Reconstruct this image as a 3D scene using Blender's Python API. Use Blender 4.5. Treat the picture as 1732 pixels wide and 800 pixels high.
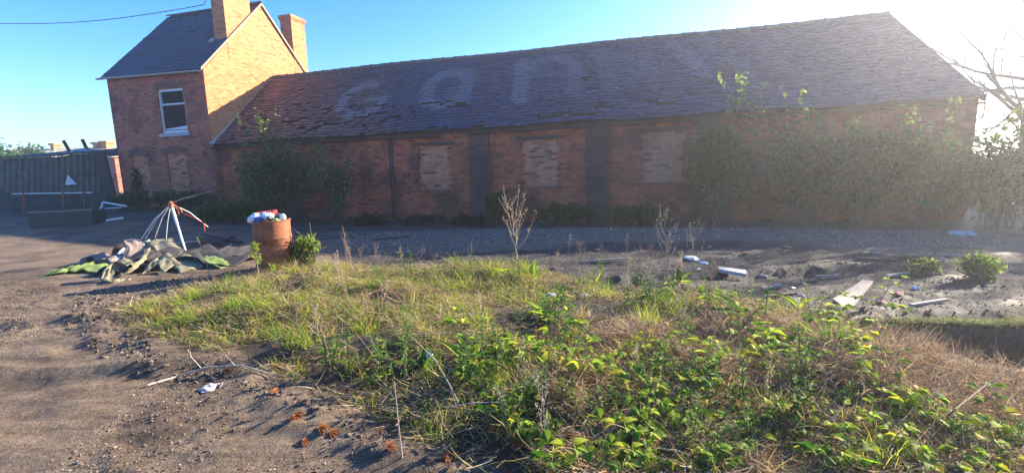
import bpy, bmesh, math, random
import numpy as np
from mathutils import Vector, Matrix

S = bpy.context.scene
for o in list(bpy.data.objects): bpy.data.objects.remove(o)
COL = S.collection
rnd = random.Random(7)
rng = np.random.default_rng(7)
PI = math.pi

# ------------------------------------------------------------------ camera
F_PX, PITCH, ROLL, EYE = 784.93, 0.15232, 0.02282, 1.684
_r0 = np.array([1., 0, 0]); _u0 = np.array([0, math.sin(PITCH), math.cos(PITCH)])
FWD = np.array([0, math.cos(PITCH), -math.sin(PITCH)])
RGT = math.cos(ROLL)*_r0 - math.sin(ROLL)*_u0
UPV = math.sin(ROLL)*_r0 + math.cos(ROLL)*_u0
cam = bpy.data.cameras.new('camera'); cam_o = bpy.data.objects.new('camera', cam); COL.objects.link(cam_o)
cam.sensor_width = 36; cam.lens = F_PX/1732*36; cam.clip_start = .05; cam.clip_end = 3000
cam_o.matrix_world = Matrix(((RGT[0], UPV[0], -FWD[0], 0), (RGT[1], UPV[1], -FWD[1], 0), (RGT[2], UPV[2], -FWD[2], EYE), (0, 0, 0, 1)))
S.camera = cam_o

# ------------------------------------------------------------------ world, sun, exposure
SUN_AZ, SUN_EL = math.radians(61), math.radians(22)       # azimuth from the view axis (+Y) towards +X
W = bpy.data.worlds.new('World'); S.world = W; W.use_nodes = True
wn = W.node_tree; bg = wn.nodes['Background']
sky = wn.nodes.new('ShaderNodeTexSky'); sky.sky_type = 'NISHITA'; sky.sun_disc = False
sky.sun_elevation = SUN_EL; sky.sun_rotation = SUN_AZ
sky.air_density = 1.0; sky.dust_density = .15; sky.ozone_density = 4; sky.altitude = 100
hs = wn.nodes.new('ShaderNodeHueSaturation'); hs.inputs['Saturation'].default_value = 1.31; hs.inputs['Hue'].default_value = .512
wn.links.new(sky.outputs[0], hs.inputs['Color']); wn.links.new(hs.outputs[0], bg.inputs[0]); bg.inputs[1].default_value = .09
sl = bpy.data.lights.new('sun', 'SUN'); sl.energy = 5.0; sl.angle = math.radians(.55); sl.color = (1, .87, .68)
so = bpy.data.objects.new('sun', sl); COL.objects.link(so)
sd = Vector((math.sin(SUN_AZ)*math.cos(SUN_EL), math.cos(SUN_AZ)*math.cos(SUN_EL), math.sin(SUN_EL)))
so.rotation_euler = sd.to_track_quat('Z', 'Y').to_euler(); so.location = (20, 10, 12)
S.view_settings.view_transform = 'Standard'; S.view_settings.look = 'None'
S.view_settings.exposure = 2.15; S.view_settings.gamma = 1; S.view_settings.use_curve_mapping = False

# ------------------------------------------------------------------ helpers
def ray(px, py):
    return RGT*(px-866) + UPV*(400-py) + FWD*F_PX
EYEP = np.array([0, 0, EYE])
def onplane(px, py, P, N):
    v = ray(px, py); return EYEP + v*((P-EYEP) @ N)/(v @ N)
def G(px, py, z=0.):
    return onplane(px, py, np.array([0, 0, z]), np.array([0, 0, 1.]))
def at_depth(px, py, Y):
    v = ray(px, py); return EYEP + v*(Y/v[1])

def vn(x, y, s=0):
    """value noise -1..1 (numpy)"""
    x = np.asarray(x, float); y = np.asarray(y, float)
    xi = np.floor(x); yi = np.floor(y); fx = x-xi; fy = y-yi
    fx = fx*fx*(3-2*fx); fy = fy*fy*(3-2*fy)
    def h(a, b):
        t = np.sin(a*127.1+b*311.7+s*74.7)*43758.5453
        return (t-np.floor(t))*2-1
    return (h(xi, yi)*(1-fx)+h(xi+1, yi)*fx)*(1-fy)+(h(xi, yi+1)*(1-fx)+h(xi+1, yi+1)*fx)*fy
def fbm(x, y, s=0, o=4):
    r = 0; a = 1; t = 0
    for i in range(o):
        r = r+a*vn(x*2**i, y*2**i, s+i*5); t += a; a *= .5
    return r/t
def sm(a, b, x):
    t = np.clip((x-a)/(b-a), 0, 1); return t*t*(3-2*t)

def poly_g(pts):
    return np.array([G(*p)[:2] for p in pts])
def pdist(poly, X, Y):
    """signed distance, positive inside"""
    sh = X.shape; X = X.ravel(); Y = Y.ravel()
    d = np.full(X.shape, 1e9); ins = np.zeros(X.shape, bool)
    n = len(poly)
    for i in range(n):
        ax, ay = poly[i]; bx, by = poly[(i+1) % n]
        ex, ey = bx-ax, by-ay
        t = np.clip(((X-ax)*ex+(Y-ay)*ey)/(ex*ex+ey*ey+1e-9), 0, 1)
        d = np.minimum(d, np.hypot(X-ax-t*ex, Y-ay-t*ey))
        c = ((ay > Y) != (by > Y)) & (X < (bx-ax)*(Y-ay)/(by-ay+1e-12)+ax)
        ins ^= c
    return np.where(ins, d, -d).reshape(sh)

VEG = poly_g([(195, 528), (330, 492), (420, 470), (500, 452), (600, 452), (690, 458), (770, 448), (880, 452), (960, 474), (1060, 488), (1180, 498), (1300, 512), (1390, 545), (1450, 566), (1560, 592), (1740, 640),
              (1790, 700), (1790, 840), (900, 850), (790, 800), (700, 735), (600, 690), (530, 660), (440, 612), (330, 585), (235, 560)])
PIT = poly_g([(1432, 547), (1760, 556), (1790, 560), (1790, 640), (1700, 622), (1600, 600), (1520, 588), (1462, 572)])
GRAV = poly_g([(560, 402), (640, 385), (800, 378), (1000, 378), (1300, 380), (1560, 385), (1700, 392), (1700, 420), (1480, 425), (1250, 402), (1000, 408), (900, 420), (700, 432), (600, 428)])
STRAW = poly_g([(1020, 600), (1180, 560), (1330, 556), (1460, 572), (1570, 597), (1760, 650), (1785, 765), (1600, 730), (1400, 700), (1250, 690), (1060, 665)])
LEAFY = poly_g([(860, 700), (960, 650), (1100, 690), (1300, 725), (1500, 735), (1780, 790), (1790, 840), (830, 850)])
BLACK = poly_g([(520, 425), (700, 432), (900, 422), (1000, 412), (1250, 405), (1480, 428), (1740, 440), (1740, 548), (1440, 546), (1300, 512), (1060, 488), (960, 474), (880, 452), (600, 450)])

def hgt(X, Y):
    X = np.asarray(X, float); Y = np.asarray(Y, float)
    h = .035*fbm(X*.5, Y*.5, 3, 3)
    veg = pdist(VEG, X, Y)
    h = h+.12*sm(-.1, 1.1, veg)+sm(-.1, .3, veg)*(.085*fbm(X*2.0, Y*2.4, 8, 3)+.03*fbm(X*6, Y*7, 9, 2))
    # right of the frame the bank rises a little more
    h = h+.07*sm(.3, 1.2, veg)*sm(1.2, 3.5, X)
    far = sm(8.5, 15.5, Y)
    h = h+far*(.32+(-.2-.32)*sm(-14, -5, X))*(1-sm(20, 26, Y))
    grav = pdist(GRAV, X, Y)
    h = h+.05*sm(-.4, .8, grav)*(.6+.7*fbm(X*.8, Y*.9, 21, 3))
    pit = pdist(PIT, X, Y)
    h = h-.5*sm(0, .16, pit)
    # tyre ruts in the track, lower left
    tr = sm(.25, -.35, veg)*sm(8.8, 7.2, Y)
    pt = sm(-.15, .35, fbm(X*.9, Y*1.3, 33, 2))
    h = h+tr*(.045*fbm(X*1.7, Y*4.2, 31, 3)+pt*(.035*np.abs(fbm(X*6, Y*11, 37, 3)))+.008*fbm(X*18, Y*22, 39, 2))
    # churned rim where the grass starts
    h = h+.06*np.exp(-((veg+.25)/.22)**2)*(.5+1.1*fbm(X*3, Y*4, 36, 3))*sm(9, 7.5, Y)
    r1 = (Y-3.95-.10*(X+2)+.12*np.sin(X*1.3))
    r2 = (Y-5.5-.16*(X+3)+.10*np.sin(X*1.1+1))
    h = h-tr*(.055*np.exp(-(r1/.13)**2)-.05*np.exp(-((r1-.24)/.12)**2)+.05*np.exp(-(r2/.12)**2)-.05*np.exp(-((r2-.23)/.12)**2))
    # churned black earth
    bl = sm(-.2, .4, pdist(BLACK, X, Y))
    h = h+bl*(.05*fbm(X*2, Y*2.6, 41, 4))
    return h
def hz(x, y): return float(hgt(np.array([x]), np.array([y]))[0])
def GP(px, py):
    """ground point seen at a pixel of the photograph (terrain height included)"""
    z = 0.
    for _ in range(4):
        p = G(px, py, z); z = hz(p[0], p[1])
    p = G(px, py, z); return np.array([p[0], p[1], hz(p[0], p[1])])

# ------------------------------------------------------------------ mesh accumulation
class Acc:
    def __init__(s): s.V = []; s.F = []; s.C = []; s.n = 0
    def add(s, V, F, C=(1, 1, 1)):
        V = np.asarray(V, float).reshape(-1, 3)
        if not isinstance(F, (list, tuple)): F = [np.asarray(F)]
        elif len(F) and not isinstance(F[0], np.ndarray): 
            g = {}
            for f in F: g.setdefault(len(f), []).append(f)
            F = [np.array(v) for v in g.values()]
        s.V.append(V); s.F += [f+s.n for f in F]
        C = np.asarray(C, float)
        if C.ndim == 1: C = np.tile(C[:3], (len(V), 1))
        s.C.append(C[:, :3]); s.n += len(V); return s
    def box(s, c, sz, ax=None, C=(1, 1, 1)):
        """box centre c, full size sz, axes rows ax"""
        ax = np.eye(3) if ax is None else np.asarray(ax, float)
        k = np.array([[i, j, l] for i in (-.5, .5) for j in (-.5, .5) for l in (-.5, .5)])*np.asarray(sz, float)
        s.add(np.asarray(c, float)+k @ ax, [(0, 1, 3, 2), (4, 6, 7, 5), (0, 4, 5, 1), (2, 3, 7, 6), (0, 2, 6, 4), (1, 5, 7, 3)], C); return s
    def quad(s, a, b, c, d, C=(1, 1, 1)): return s.add([a, b, c, d], [(0, 1, 2, 3)], C)
    def hexa(s, b, t, C=(1, 1, 1)):
        """solid from bottom ring b and top ring t (same count)"""
        n = len(b)
        F = [tuple(range(n))[::-1], tuple(range(n, 2*n))]+[(i, (i+1) % n, n+(i+1) % n, n+i) for i in range(n)]
        return s.add(list(b)+list(t), F, C)
    def tube(s, pts, rad, n=6, C=(1, 1, 1), cap=True):
        pts = np.asarray(pts, float); m = len(pts)
        rad = np.full(m, float(rad)) if np.isscalar(rad) else np.asarray(rad, float)
        T = np.gradient(pts, axis=0); T /= np.linalg.norm(T, axis=1)[:, None]+1e-12
        a = np.array([0, 0, 1.]) if abs(T[0][2]) < .9 else np.array([1., 0, 0])
        u = np.cross(T, a); u /= np.linalg.norm(u, axis=1)[:, None]+1e-9; v = np.cross(T, u)
        th = np.arange(n)*2*PI/n
        R = pts[:, None]+rad[:, None, None]*(u[:, None]*np.cos(th)[None, :, None]+v[:, None]*np.sin(th)[None, :, None])
        F = []
        for i in range(m-1):
            for j in range(n): F.append((i*n+j, i*n+(j+1) % n, (i+1)*n+(j+1) % n, (i+1)*n+j))
        if cap and n > 2: F += [tuple(range(n))[::-1], tuple(range((m-1)*n, m*n))]
        return s.add(R.reshape(-1, 3), F, C)
    def lathe(s, c, prof, n=32, C=(1, 1, 1), f=None):
        th = np.arange(n)*2*PI/n; V = []
        for r, z in prof:
            V.append(np.stack([r*np.cos(th), r*np.sin(th), np.full(n, z)], 1))
        V = np.concatenate(V); 
        if f is not None: V = f(V)
        m = len(prof)
        F = [(i*n+j, i*n+(j+1) % n, (i+1)*n+(j+1) % n, (i+1)*n+j) for i in range(m-1) for j in range(n)]
        return s.add(V+np.asarray(c, float), F, C)
    def bake(s, TV, TF, O, R, SC, C):
        """copies of a template: O (N,3) origins, R (N,3,3) rows = axes, SC (N,) or (N,3), C (N,3)"""
        O = np.asarray(O, float); N = len(O)
        if N == 0: return s
        SC = np.asarray(SC, float)
        if SC.ndim == 1: SC = SC[:, None]*np.ones(3)
        V = O[:, None]+np.einsum('nvk,nkj->nvj', TV[None]*SC[:, None], R)
        nv = len(TV); off = (np.arange(N)*nv)[:, None, None]
        C = np.asarray(C, float)
        if C.ndim == 1: C = np.tile(C, (N, 1))
        s.add(V.reshape(-1, 3), [(np.asarray(TF)[None]+off).reshape(-1, np.asarray(TF).shape[1])], np.repeat(C, nv, 0)); return s
    def mesh(s, name, mat, origin=(0, 0, 0), smooth=False, uv=None):
        me = bpy.data.meshes.new(name)
        V = np.concatenate(s.V)-np.asarray(origin, float)
        nl = sum(f.size for f in s.F); nf = sum(len(f) for f in s.F)
        me.vertices.add(len(V)); me.vertices.foreach_set('co', V.astype(np.float32).ravel())
        me.loops.add(nl); me.polygons.add(nf)
        me.loops.foreach_set('vertex_index', np.concatenate([f.ravel() for f in s.F]).astype(np.int32))
        tot = np.concatenate([np.full(len(f), f.shape[1]) for f in s.F]).astype(np.int32)
        st = np.concatenate([[0], np.cumsum(tot)[:-1]]).astype(np.int32)
        me.polygons.foreach_set('loop_start', st); me.polygons.foreach_set('loop_total', tot)
        me.update(calc_edges=True); me.validate()
        C = np.concatenate(s.C); ca = me.attributes.new('Col', 'FLOAT_COLOR', 'POINT')
        ca.data.foreach_set('color', np.concatenate([C, np.ones((len(C), 1))], 1).astype(np.float32).ravel())
        if uv == 'box':
            ul = me.uv_layers.new(name='UVMap'); org = np.asarray(origin, float)
            W_ = V+org
            dat = np.zeros((nl, 2))
            for p in me.polygons:
                nn = np.array(p.normal)
                for li in p.loop_indices:
                    w = W_[me.loops[li].vertex_index]
                    if abs(nn[2]) > .8: dat[li] = (w[0], w[1])
                    else:
                        t = np.array([-nn[1], nn[0]]); t /= np.linalg.norm(t)+1e-9
                        dat[li] = (w[0]*t[0]+w[1]*t[1], w[2])
            ul.data.foreach_set('uv', dat.astype(np.float32).ravel())
        me.polygons.foreach_set('use_smooth', np.full(nf, bool(smooth)))
        me.materials.append(mat); return me

ORG = {}
def thing(name, label, cat, loc=(0, 0, 0), group=None):
    o = bpy.data.objects.new(name, None); COL.objects.link(o); o.location = loc; o.empty_display_size = .1
    o['label'] = label; o['category'] = cat
    if group: o['group'] = group
    ORG[o.name] = tuple(loc); return o
def part(name, acc, mat, parent, label=None, local=False, **k):
    org = ORG.get(parent.name, (0, 0, 0)) if not local else (0, 0, 0)
    o = bpy.data.objects.new(name, acc.mesh(name, mat, org, **k)); COL.objects.link(o); o.parent = parent
    ORG[o.name] = org
    if label: o['label'] = label
    return o
def single(name, acc, mat, label, cat, loc=(0, 0, 0), group=None, local=False, **k):
    o = bpy.data.objects.new(name, acc.mesh(name, mat, (0, 0, 0) if local else loc, **k)); COL.objects.link(o); o.location = loc
    o['label'] = label; o['category'] = cat
    if group: o['group'] = group
    return o
def setting(name, acc, mat, kind='structure', **k):
    o = bpy.data.objects.new(name, acc.mesh(name, mat, **k)); COL.objects.link(o); o['kind'] = kind; return o
def copy_tree(o, loc, rz=0, sc=1, label=None, group=None):
    r = o.copy(); COL.objects.link(r); r.location = loc; r.rotation_euler = (0, 0, rz); r.scale = (sc,)*3
    if label: r['label'] = label
    if group: r['group'] = group
    for ch in list(o.children):
        c = ch.copy(); COL.objects.link(c); c.parent = r
        for g in list(ch.children):
            d = g.copy(); COL.objects.link(d); d.parent = c
    return r

# ------------------------------------------------------------------ materials
def newmat(name):
    m = bpy.data.materials.new(name); m.use_nodes = True; nt = m.node_tree
    return m, nt, nt.nodes['Principled BSDF'], nt.nodes['Material Output']
def N(nt, t, **k):
    n = nt.nodes.new(t)
    for a, b in k.items():
        if a.startswith('i_'): n.inputs[int(a[2:])].default_value = b
        else: setattr(n, a, b)
    return n
def L(nt, a, b): nt.links.new(a, b)
def noise(nt, vec, scale, detail=4, rough=.6):
    n = N(nt, 'ShaderNodeTexNoise'); n.inputs['Scale'].default_value = scale; n.inputs['Detail'].default_value = detail; n.inputs['Roughness'].default_value = rough
    if vec is not None: L(nt, vec, n.inputs['Vector'])
    return n.outputs['Fac']
def ramp(nt, fac, stops):
    r = N(nt, 'ShaderNodeValToRGB'); e = r.color_ramp.elements
    while len(e) < len(stops): e.new(.5)
    for x, (p, c) in zip(e, stops): x.position = p; x.color = (*c, 1) if len(c) == 3 else c
    L(nt, fac, r.inputs[0]); return r.outputs[0]
def mix(nt, fac, a, b, mode='MIX'):
    m = N(nt, 'ShaderNodeMix', data_type='RGBA', blend_type=mode)
    for i, v in ((0, fac), (6, a), (7, b)):
        if hasattr(v, 'links'): L(nt, v, m.inputs[i])
        elif i == 0: m.inputs[0].default_value = v
        else: m.inputs[i].default_value = (*v, 1)
    return m.outputs[2]
def bump(nt, h, st, dist, bs):
    b = N(nt, 'ShaderNodeBump'); b.inputs['Strength'].default_value = st; b.inputs['Distance'].default_value = dist
    L(nt, h, b.inputs['Height']); L(nt, b.outputs[0], bs.inputs['Normal'])
def objc(nt): return N(nt, 'ShaderNodeTexCoord').outputs['Object']
def worldc(nt): return N(nt, 'ShaderNodeNewGeometry').outputs['Position']
def attr(nt): return N(nt, 'ShaderNodeAttribute', attribute_name='Col').outputs['Color']

def simple(name, c, rough=.7, metal=0, var=.25, scale=12, bumpd=0., usecol=False):
    m, nt, bs, out = newmat(name); oc = objc(nt)
    f = noise(nt, oc, scale, 5)
    base = attr(nt) if usecol else None
    lo = tuple(x*(1-var) for x in c); hi = tuple(min(1, x*(1+var)) for x in c)
    r = ramp(nt, f, [(.3, lo), (.7, hi)])
    if usecol: r = mix(nt, 1., r, base, 'MULTIPLY')
    L(nt, r, bs.inputs['Base Color']); bs.inputs['Roughness'].default_value = rough; bs.inputs['Metallic'].default_value = metal
    if bumpd: bump(nt, f, .6, bumpd, bs)
    return m

def brick_mat(name, c1, c2, c3, mortar, soot=.5, bw=.225, rh=.075, green=.0):
    m, nt, bs, out = newmat(name)
    uv = N(nt, 'ShaderNodeTexCoord').outputs['UV']; w = worldc(nt)
    dist = N(nt, 'ShaderNodeTexNoise'); dist.inputs['Scale'].default_value = 3; L(nt, uv, dist.inputs['Vector'])
    sub = N(nt, 'ShaderNodeVectorMath', operation='MULTIPLY_ADD'); L(nt, dist.outputs['Color'], sub.inputs[0]); sub.inputs[1].default_value = (.012,)*3; L(nt, uv, sub.inputs[2])
    b = N(nt, 'ShaderNodeTexBrick'); L(nt, sub.outputs[0], b.inputs['Vector'])
    b.inputs['Scale'].default_value = 1; b.inputs['Brick Width'].default_value = bw; b.inputs['Row Height'].default_value = rh
    b.inputs['Mortar Size'].default_value = .007; b.inputs['Mortar Smooth'].default_value = .3; b.inputs['Bias'].default_value = 0
    b.inputs['Color1'].default_value = (0, 0, 0, 1); b.inputs['Color2'].default_value = (1, 1, 1, 1); b.inputs['Mortar'].default_value = (.5, .5, .5, 1)
    col = ramp(nt, b.outputs['Color'], [(0., c3), (.18, c1), (.6, c2), (1., tuple(x*.85 for x in c1))])
    n1 = noise(nt, w, 1.1, 5, .65); n2 = noise(nt, w, 14, 3)
    col = mix(nt, .35, col, ramp(nt, n2, [(.3, (.35, .35, .35)), (.7, (1.3, 1.25, 1.2))]), 'MULTIPLY')
    col = mix(nt, b.outputs['Fac'], col, mortar)
    # soot, damp and algae in patches of their own
    st = ramp(nt, n1, [(.46, (0, 0, 0)), (.62, (1, 1, 1))])
    mm = N(nt, 'ShaderNodeMath', operation='MULTIPLY'); mm.inputs[1].default_value = soot; L(nt, st, mm.inputs[0])
    col = mix(nt, mm.outputs[0], col, (.045, .032, .03))
    if green:
        g = ramp(nt, noise(nt, w, .8, 4), [(.5, (0, 0, 0)), (.64, (1, 1, 1))])
        m2 = N(nt, 'ShaderNodeMath', operation='MULTIPLY'); m2.inputs[1].default_value = green; L(nt, g, m2.inputs[0])
        col = mix(nt, m2.outputs[0], col, (.05, .06, .03))
    L(nt, col, bs.inputs['Base Color']); bs.inputs['Roughness'].default_value = .9; bs.inputs['Specular IOR Level'].default_value = .2
    inv = N(nt, 'ShaderNodeMath', operation='SUBTRACT'); inv.inputs[0].default_value = 1; L(nt, b.outputs['Fac'], inv.inputs[1])
    ad = N(nt, 'ShaderNodeMath', operation='MULTIPLY_ADD'); L(nt, n2, ad.inputs[0]); ad.inputs[1].default_value = .5; L(nt, inv.outputs[0], ad.inputs[2])
    bump(nt, ad.outputs[0], .7, .012, bs)
    return m

M = {}
M['brick'] = brick_mat('brick_red', (.52, .10, .045), (.62, .155, .075), (.19, .045, .032), (.32, .15, .095), soot=.68, green=.35)
M['brick_house'] = brick_mat('brick_house', (.48, .125, .075), (.56, .175, .10), (.21, .06, .045), (.31, .17, .12), soot=.5, green=.15)
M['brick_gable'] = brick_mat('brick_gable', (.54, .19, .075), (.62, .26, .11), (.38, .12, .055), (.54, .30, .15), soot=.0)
M['brick_pale'] = brick_mat('brick_infill', (.60, .19, .10), (.68, .28, .155), (.20, .06, .04), (.50, .28, .19), soot=.35, bw=.26, rh=.09)
M['brick_dark'] = brick_mat('brick_pier', (.12, .055, .045), (.17, .07, .055), (.05, .03, .03), (.10, .08, .075), soot=.8, green=.3)
M['voussoir'] = simple('arch_brick', (.2, .08, .06), .9, var=.4, scale=9)
M['mortar'] = simple('mortar_fillet', (.42, .38, .33), .85, var=.25)
M['sunlit_verge_mortar'] = simple('sunlit_verge_mortar', (.36, .25, .15), .85, var=.25)  # tan tint puts orange sunlight into the pale mortar colour
M['white_paint'] = simple('weathered_white_paint', (.62, .63, .64), .55, var=.15, scale=18)
M['white_metal'] = simple('white_metal', (.7, .7, .7), .4, var=.12)
M['black_iron'] = simple('black_iron', (.025, .025, .028), .5, var=.4)
M['dark'] = simple('dark_void', (.01, .01, .012), .9)
M['charred'] = simple('charred', (.022, .021, .022), .75, var=.6, scale=30, bumpd=.01)
M['wood_grey'] = simple('weathered_wood', (.30, .25, .21), .85, var=.4, scale=25, bumpd=.004)
M['wood_dark'] = simple('dark_wood', (.05, .035, .03), .8, var=.4, scale=20)
M['sheet_grey'] = simple('asbestos_sheet', (.15, .14, .11), .9, var=.45, scale=3.2)
M['sheet_dark'] = simple('lower_sheet', (.06, .06, .05), .9, var=.5, scale=3)
M['tarp_blue'] = simple('faded_tarp', (.25, .33, .36), .6, var=.3)
M['concrete_dark'] = simple('dark_concrete', (.016, .017, .021), .85, var=.35, scale=5, bumpd=.004)
M['concrete_dark'].node_tree.nodes['Principled BSDF'].inputs['Specular IOR Level'].default_value = .05
M['concrete'] = simple('concrete_block', (.38, .37, .37), .85, var=.2, scale=20, bumpd=.003)
M['paving_brick'] = simple('render_cream', (.48, .40, .26), .9, var=.2, scale=2)
M['litter_white'] = simple('white_plastic', (.72, .72, .74), .45, var=.15)
M['litter_blue'] = simple('pale_blue_plastic', (.42, .58, .68), .45, var=.2)
M['litter_dblue'] = simple('blue_packaging', (.06, .1, .35), .4)
M['litter_red'] = simple('red_card', (.5, .025, .03), .45, var=.15)
M['litter_yellow'] = simple('yellow_plastic', (.75, .45, .05), .5)
M['litter_green'] = simple('green_bottle', (.3, .35, .12), .3)
M['orange_cord'] = simple('orange_cord', (.55, .14, .06), .7)
M['red_cord'] = simple('red_cord', (.5, .04, .04), .7)
M['cloth'] = simple('grey_cloth', (.42, .38, .36), .9, var=.25)
M['tile'] = simple('clay_tile', (1, 1, 1), .62, var=.22, scale=7, usecol=True)
M['slate'] = simple('slate', (1, 1, 1), .55, var=.2, scale=5, usecol=True)
M['ridge_red'] = simple('ridge_tile', (.10, .085, .075), .8, var=.4, scale=6)
M['stone'] = simple('stone', (1, 1, 1), .9, var=.25, scale=40, usecol=True)
M['carpet_dark'] = simple('dark_carpet', (.03, .027, .03), .95, var=.25, scale=8, bumpd=.01)
M['carpet_back'] = simple('carpet_backing', (.20, .18, .11), .95, var=.15, scale=9, bumpd=.006)
M['carpet_pink'] = simple('carpet_pink_grey', (.20, .15, .13), .9, var=.25, scale=9)
M['turf'] = simple('artificial_turf', (.14, .20, .05), .95, var=.2, scale=60, bumpd=.01)

def glass_mat():
    m, nt, bs, out = newmat('window_glass')
    bs.inputs['Base Color'].default_value = (.008, .01, .014, 1); bs.inputs['Roughness'].default_value = .25; bs.inputs['Alpha'].default_value = .5; bs.inputs['Specular IOR Level'].default_value = .03
    return m
M['glass'] = glass_mat()

def leaf_mat(name, trans=.4, rough=.5, gain=(1.5, 1.7, .7)):
    m, nt, bs, out = newmat(name); c = attr(nt)
    n = noise(nt, worldc(nt), 35, 2)
    c = mix(nt, .35, c, ramp(nt, n, [(.3, (.55, .55, .55)), (.7, (1.35, 1.35, 1.3))]), 'MULTIPLY')
    L(nt, c, bs.inputs['Base Color']); bs.inputs['Roughness'].default_value = rough+.15; bs.inputs['Specular IOR Level'].default_value = .12
    t = N(nt, 'ShaderNodeBsdfTranslucent'); L(nt, mix(nt, 1., c, gain, 'MULTIPLY'), t.inputs['Color'])
    x = N(nt, 'ShaderNodeMixShader'); x.inputs[0].default_value = trans
    L(nt, bs.outputs[0], x.inputs[1]); L(nt, t.outputs[0], x.inputs[2]); L(nt, x.outputs[0], out.inputs['Surface'])
    return m
M['leaf'] = leaf_mat('leaf', .45)
M['grass'] = leaf_mat('grass_blade', .4, .55, (1.4, 1.5, .8))
M['straw'] = leaf_mat('dry_stem', .25, .7, (1.1, 1.05, .9))
M['stem'] = simple('stem', (1, 1, 1), .8, var=.25, scale=30, usecol=True)

def rust_mat():
    m, nt, bs, out = newmat('rust'); oc = objc(nt)
    a = noise(nt, oc, 5, 6, .7); b = noise(nt, oc, 30, 4)
    c = ramp(nt, a, [(.3, (.10, .032, .016)), (.5, (.26, .085, .03)), (.7, (.36, .13, .05))])
    c = mix(nt, .5, c, ramp(nt, b, [(.3, (.5, .5, .5)), (.7, (1.3, 1.2, 1.1))]), 'MULTIPLY')
    L(nt, c, bs.inputs['Base Color']); bs.inputs['Roughness'].default_value = .72; bs.inputs['Metallic'].default_value = .15
    bump(nt, b, .4, .006, bs); return m
M['rust'] = rust_mat()

def ground_mat():
    m, nt, bs, out = newmat('ground'); w = worldc(nt); a = attr(nt)
    sp = N(nt, 'ShaderNodeSeparateColor'); L(nt, a, sp.inputs[0])
    n1 = noise(nt, w, 2.2, 8, .7); n2 = noise(nt, w, 22, 6, .75); n3 = noise(nt, w, 90, 3, .7)
    dirt = ramp(nt, n2, [(.25, (.10, .070, .048)), (.5, (.24, .178, .122)), (.75, (.36, .28, .20))])
    dirt = mix(nt, .6, dirt, ramp(nt, n1, [(.36, (.5, .48, .46)), (.5, (.9, .88, .86)), (.66, (1.25, 1.2, 1.12))]), 'MULTIPLY')
    mp = N(nt, 'ShaderNodeMapping'); L(nt, w, mp.inputs['Vector']); mp.inputs['Rotation'].default_value = (0, 0, -.12); mp.inputs['Scale'].default_value = (.55, 5.5, 1)
    n4 = noise(nt, mp.outputs[0], 1.6, 6, .7); n5 = noise(nt, w, .75, 6, .65)
    dirt = mix(nt, .75, dirt, ramp(nt, n4, [(.36, (.52, .48, .45)), (.52, (1, 1, 1)), (.68, (1.25, 1.22, 1.18))]), 'MULTIPLY')
    dirt = mix(nt, .8, dirt, ramp(nt, n5, [(.40, (.48, .44, .42)), (.52, (1, 1, 1))]), 'MULTIPLY')
    gravel = ramp(nt, n3, [(.3, (.09, .065, .048)), (.5, (.20, .15, .115)), (.7, (.36, .28, .22))])
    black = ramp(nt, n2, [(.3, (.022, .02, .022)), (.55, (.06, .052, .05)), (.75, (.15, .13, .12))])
    soil = ramp(nt, n2, [(.3, (.03, .022, .014)), (.7, (.10, .072, .045))])
    def soft(ch):
        ad = N(nt, 'ShaderNodeMath', operation='ADD'); L(nt, ch, ad.inputs[0])
        k = N(nt, 'ShaderNodeMath', operation='MULTIPLY_ADD'); L(nt, n2, k.inputs[0]); k.inputs[1].default_value = .8; k.inputs[2].default_value = -.4; L(nt, k.outputs[0], ad.inputs[1])
        return ramp(nt, ad.outputs[0], [(.35, (0, 0, 0)), (.65, (1, 1, 1))])
    c = mix(nt, soft(sp.outputs[0]), dirt, gravel)
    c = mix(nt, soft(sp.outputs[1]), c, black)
    c = mix(nt, soft(sp.outputs[2]), c, soil)
    L(nt, c, bs.inputs['Base Color']); bs.inputs['Specular IOR Level'].default_value = .3
    L(nt, ramp(nt, n1, [(.35, (.6, .6, .6)), (.6, (.9, .9, .9))]), bs.inputs['Roughness'])
    ad = N(nt, 'ShaderNodeMath', operation='MULTIPLY_ADD'); L(nt, n2, ad.inputs[0]); ad.inputs[1].default_value = 2.6; L(nt, n3, ad.inputs[2])
    bump(nt, ad.outputs[0], 1., .028, bs); return m
M['ground'] = ground_mat()

# ------------------------------------------------------------------ ground sheet
def axis(a, b, step, far, g=1.12):
    x = list(np.arange(a, b, step)); s = step
    while x[-1] < far: s *= g; x.append(x[-1]+s)
    s = step; lo = [a]
    while lo[-1] > -far: s *= g; lo.append(lo[-1]-s)
    return np.array(lo[1:][::-1]+x)
gx = axis(-9, 6.5, .035, 900); gy = axis(1.6, 9.5, .035, 900)
X, Y = np.meshgrid(gx, gy)
Z = hgt(X, Y)
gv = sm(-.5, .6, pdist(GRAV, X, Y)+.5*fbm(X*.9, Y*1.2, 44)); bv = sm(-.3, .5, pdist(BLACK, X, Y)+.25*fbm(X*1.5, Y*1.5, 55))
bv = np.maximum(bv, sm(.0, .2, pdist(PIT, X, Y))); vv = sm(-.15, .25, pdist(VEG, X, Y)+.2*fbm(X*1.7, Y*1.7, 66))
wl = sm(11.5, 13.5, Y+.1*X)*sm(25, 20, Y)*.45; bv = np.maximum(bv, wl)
far_g = sm(24, 40, Y); vv = np.maximum(vv, far_g)
ny, nx = X.shape
idx = np.arange(ny*nx).reshape(ny, nx)
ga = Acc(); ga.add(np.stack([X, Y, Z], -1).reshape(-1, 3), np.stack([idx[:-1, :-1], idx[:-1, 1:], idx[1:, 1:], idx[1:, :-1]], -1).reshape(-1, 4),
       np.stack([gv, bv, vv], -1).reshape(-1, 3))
setting('ground', ga, M['ground'], smooth=True)

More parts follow.
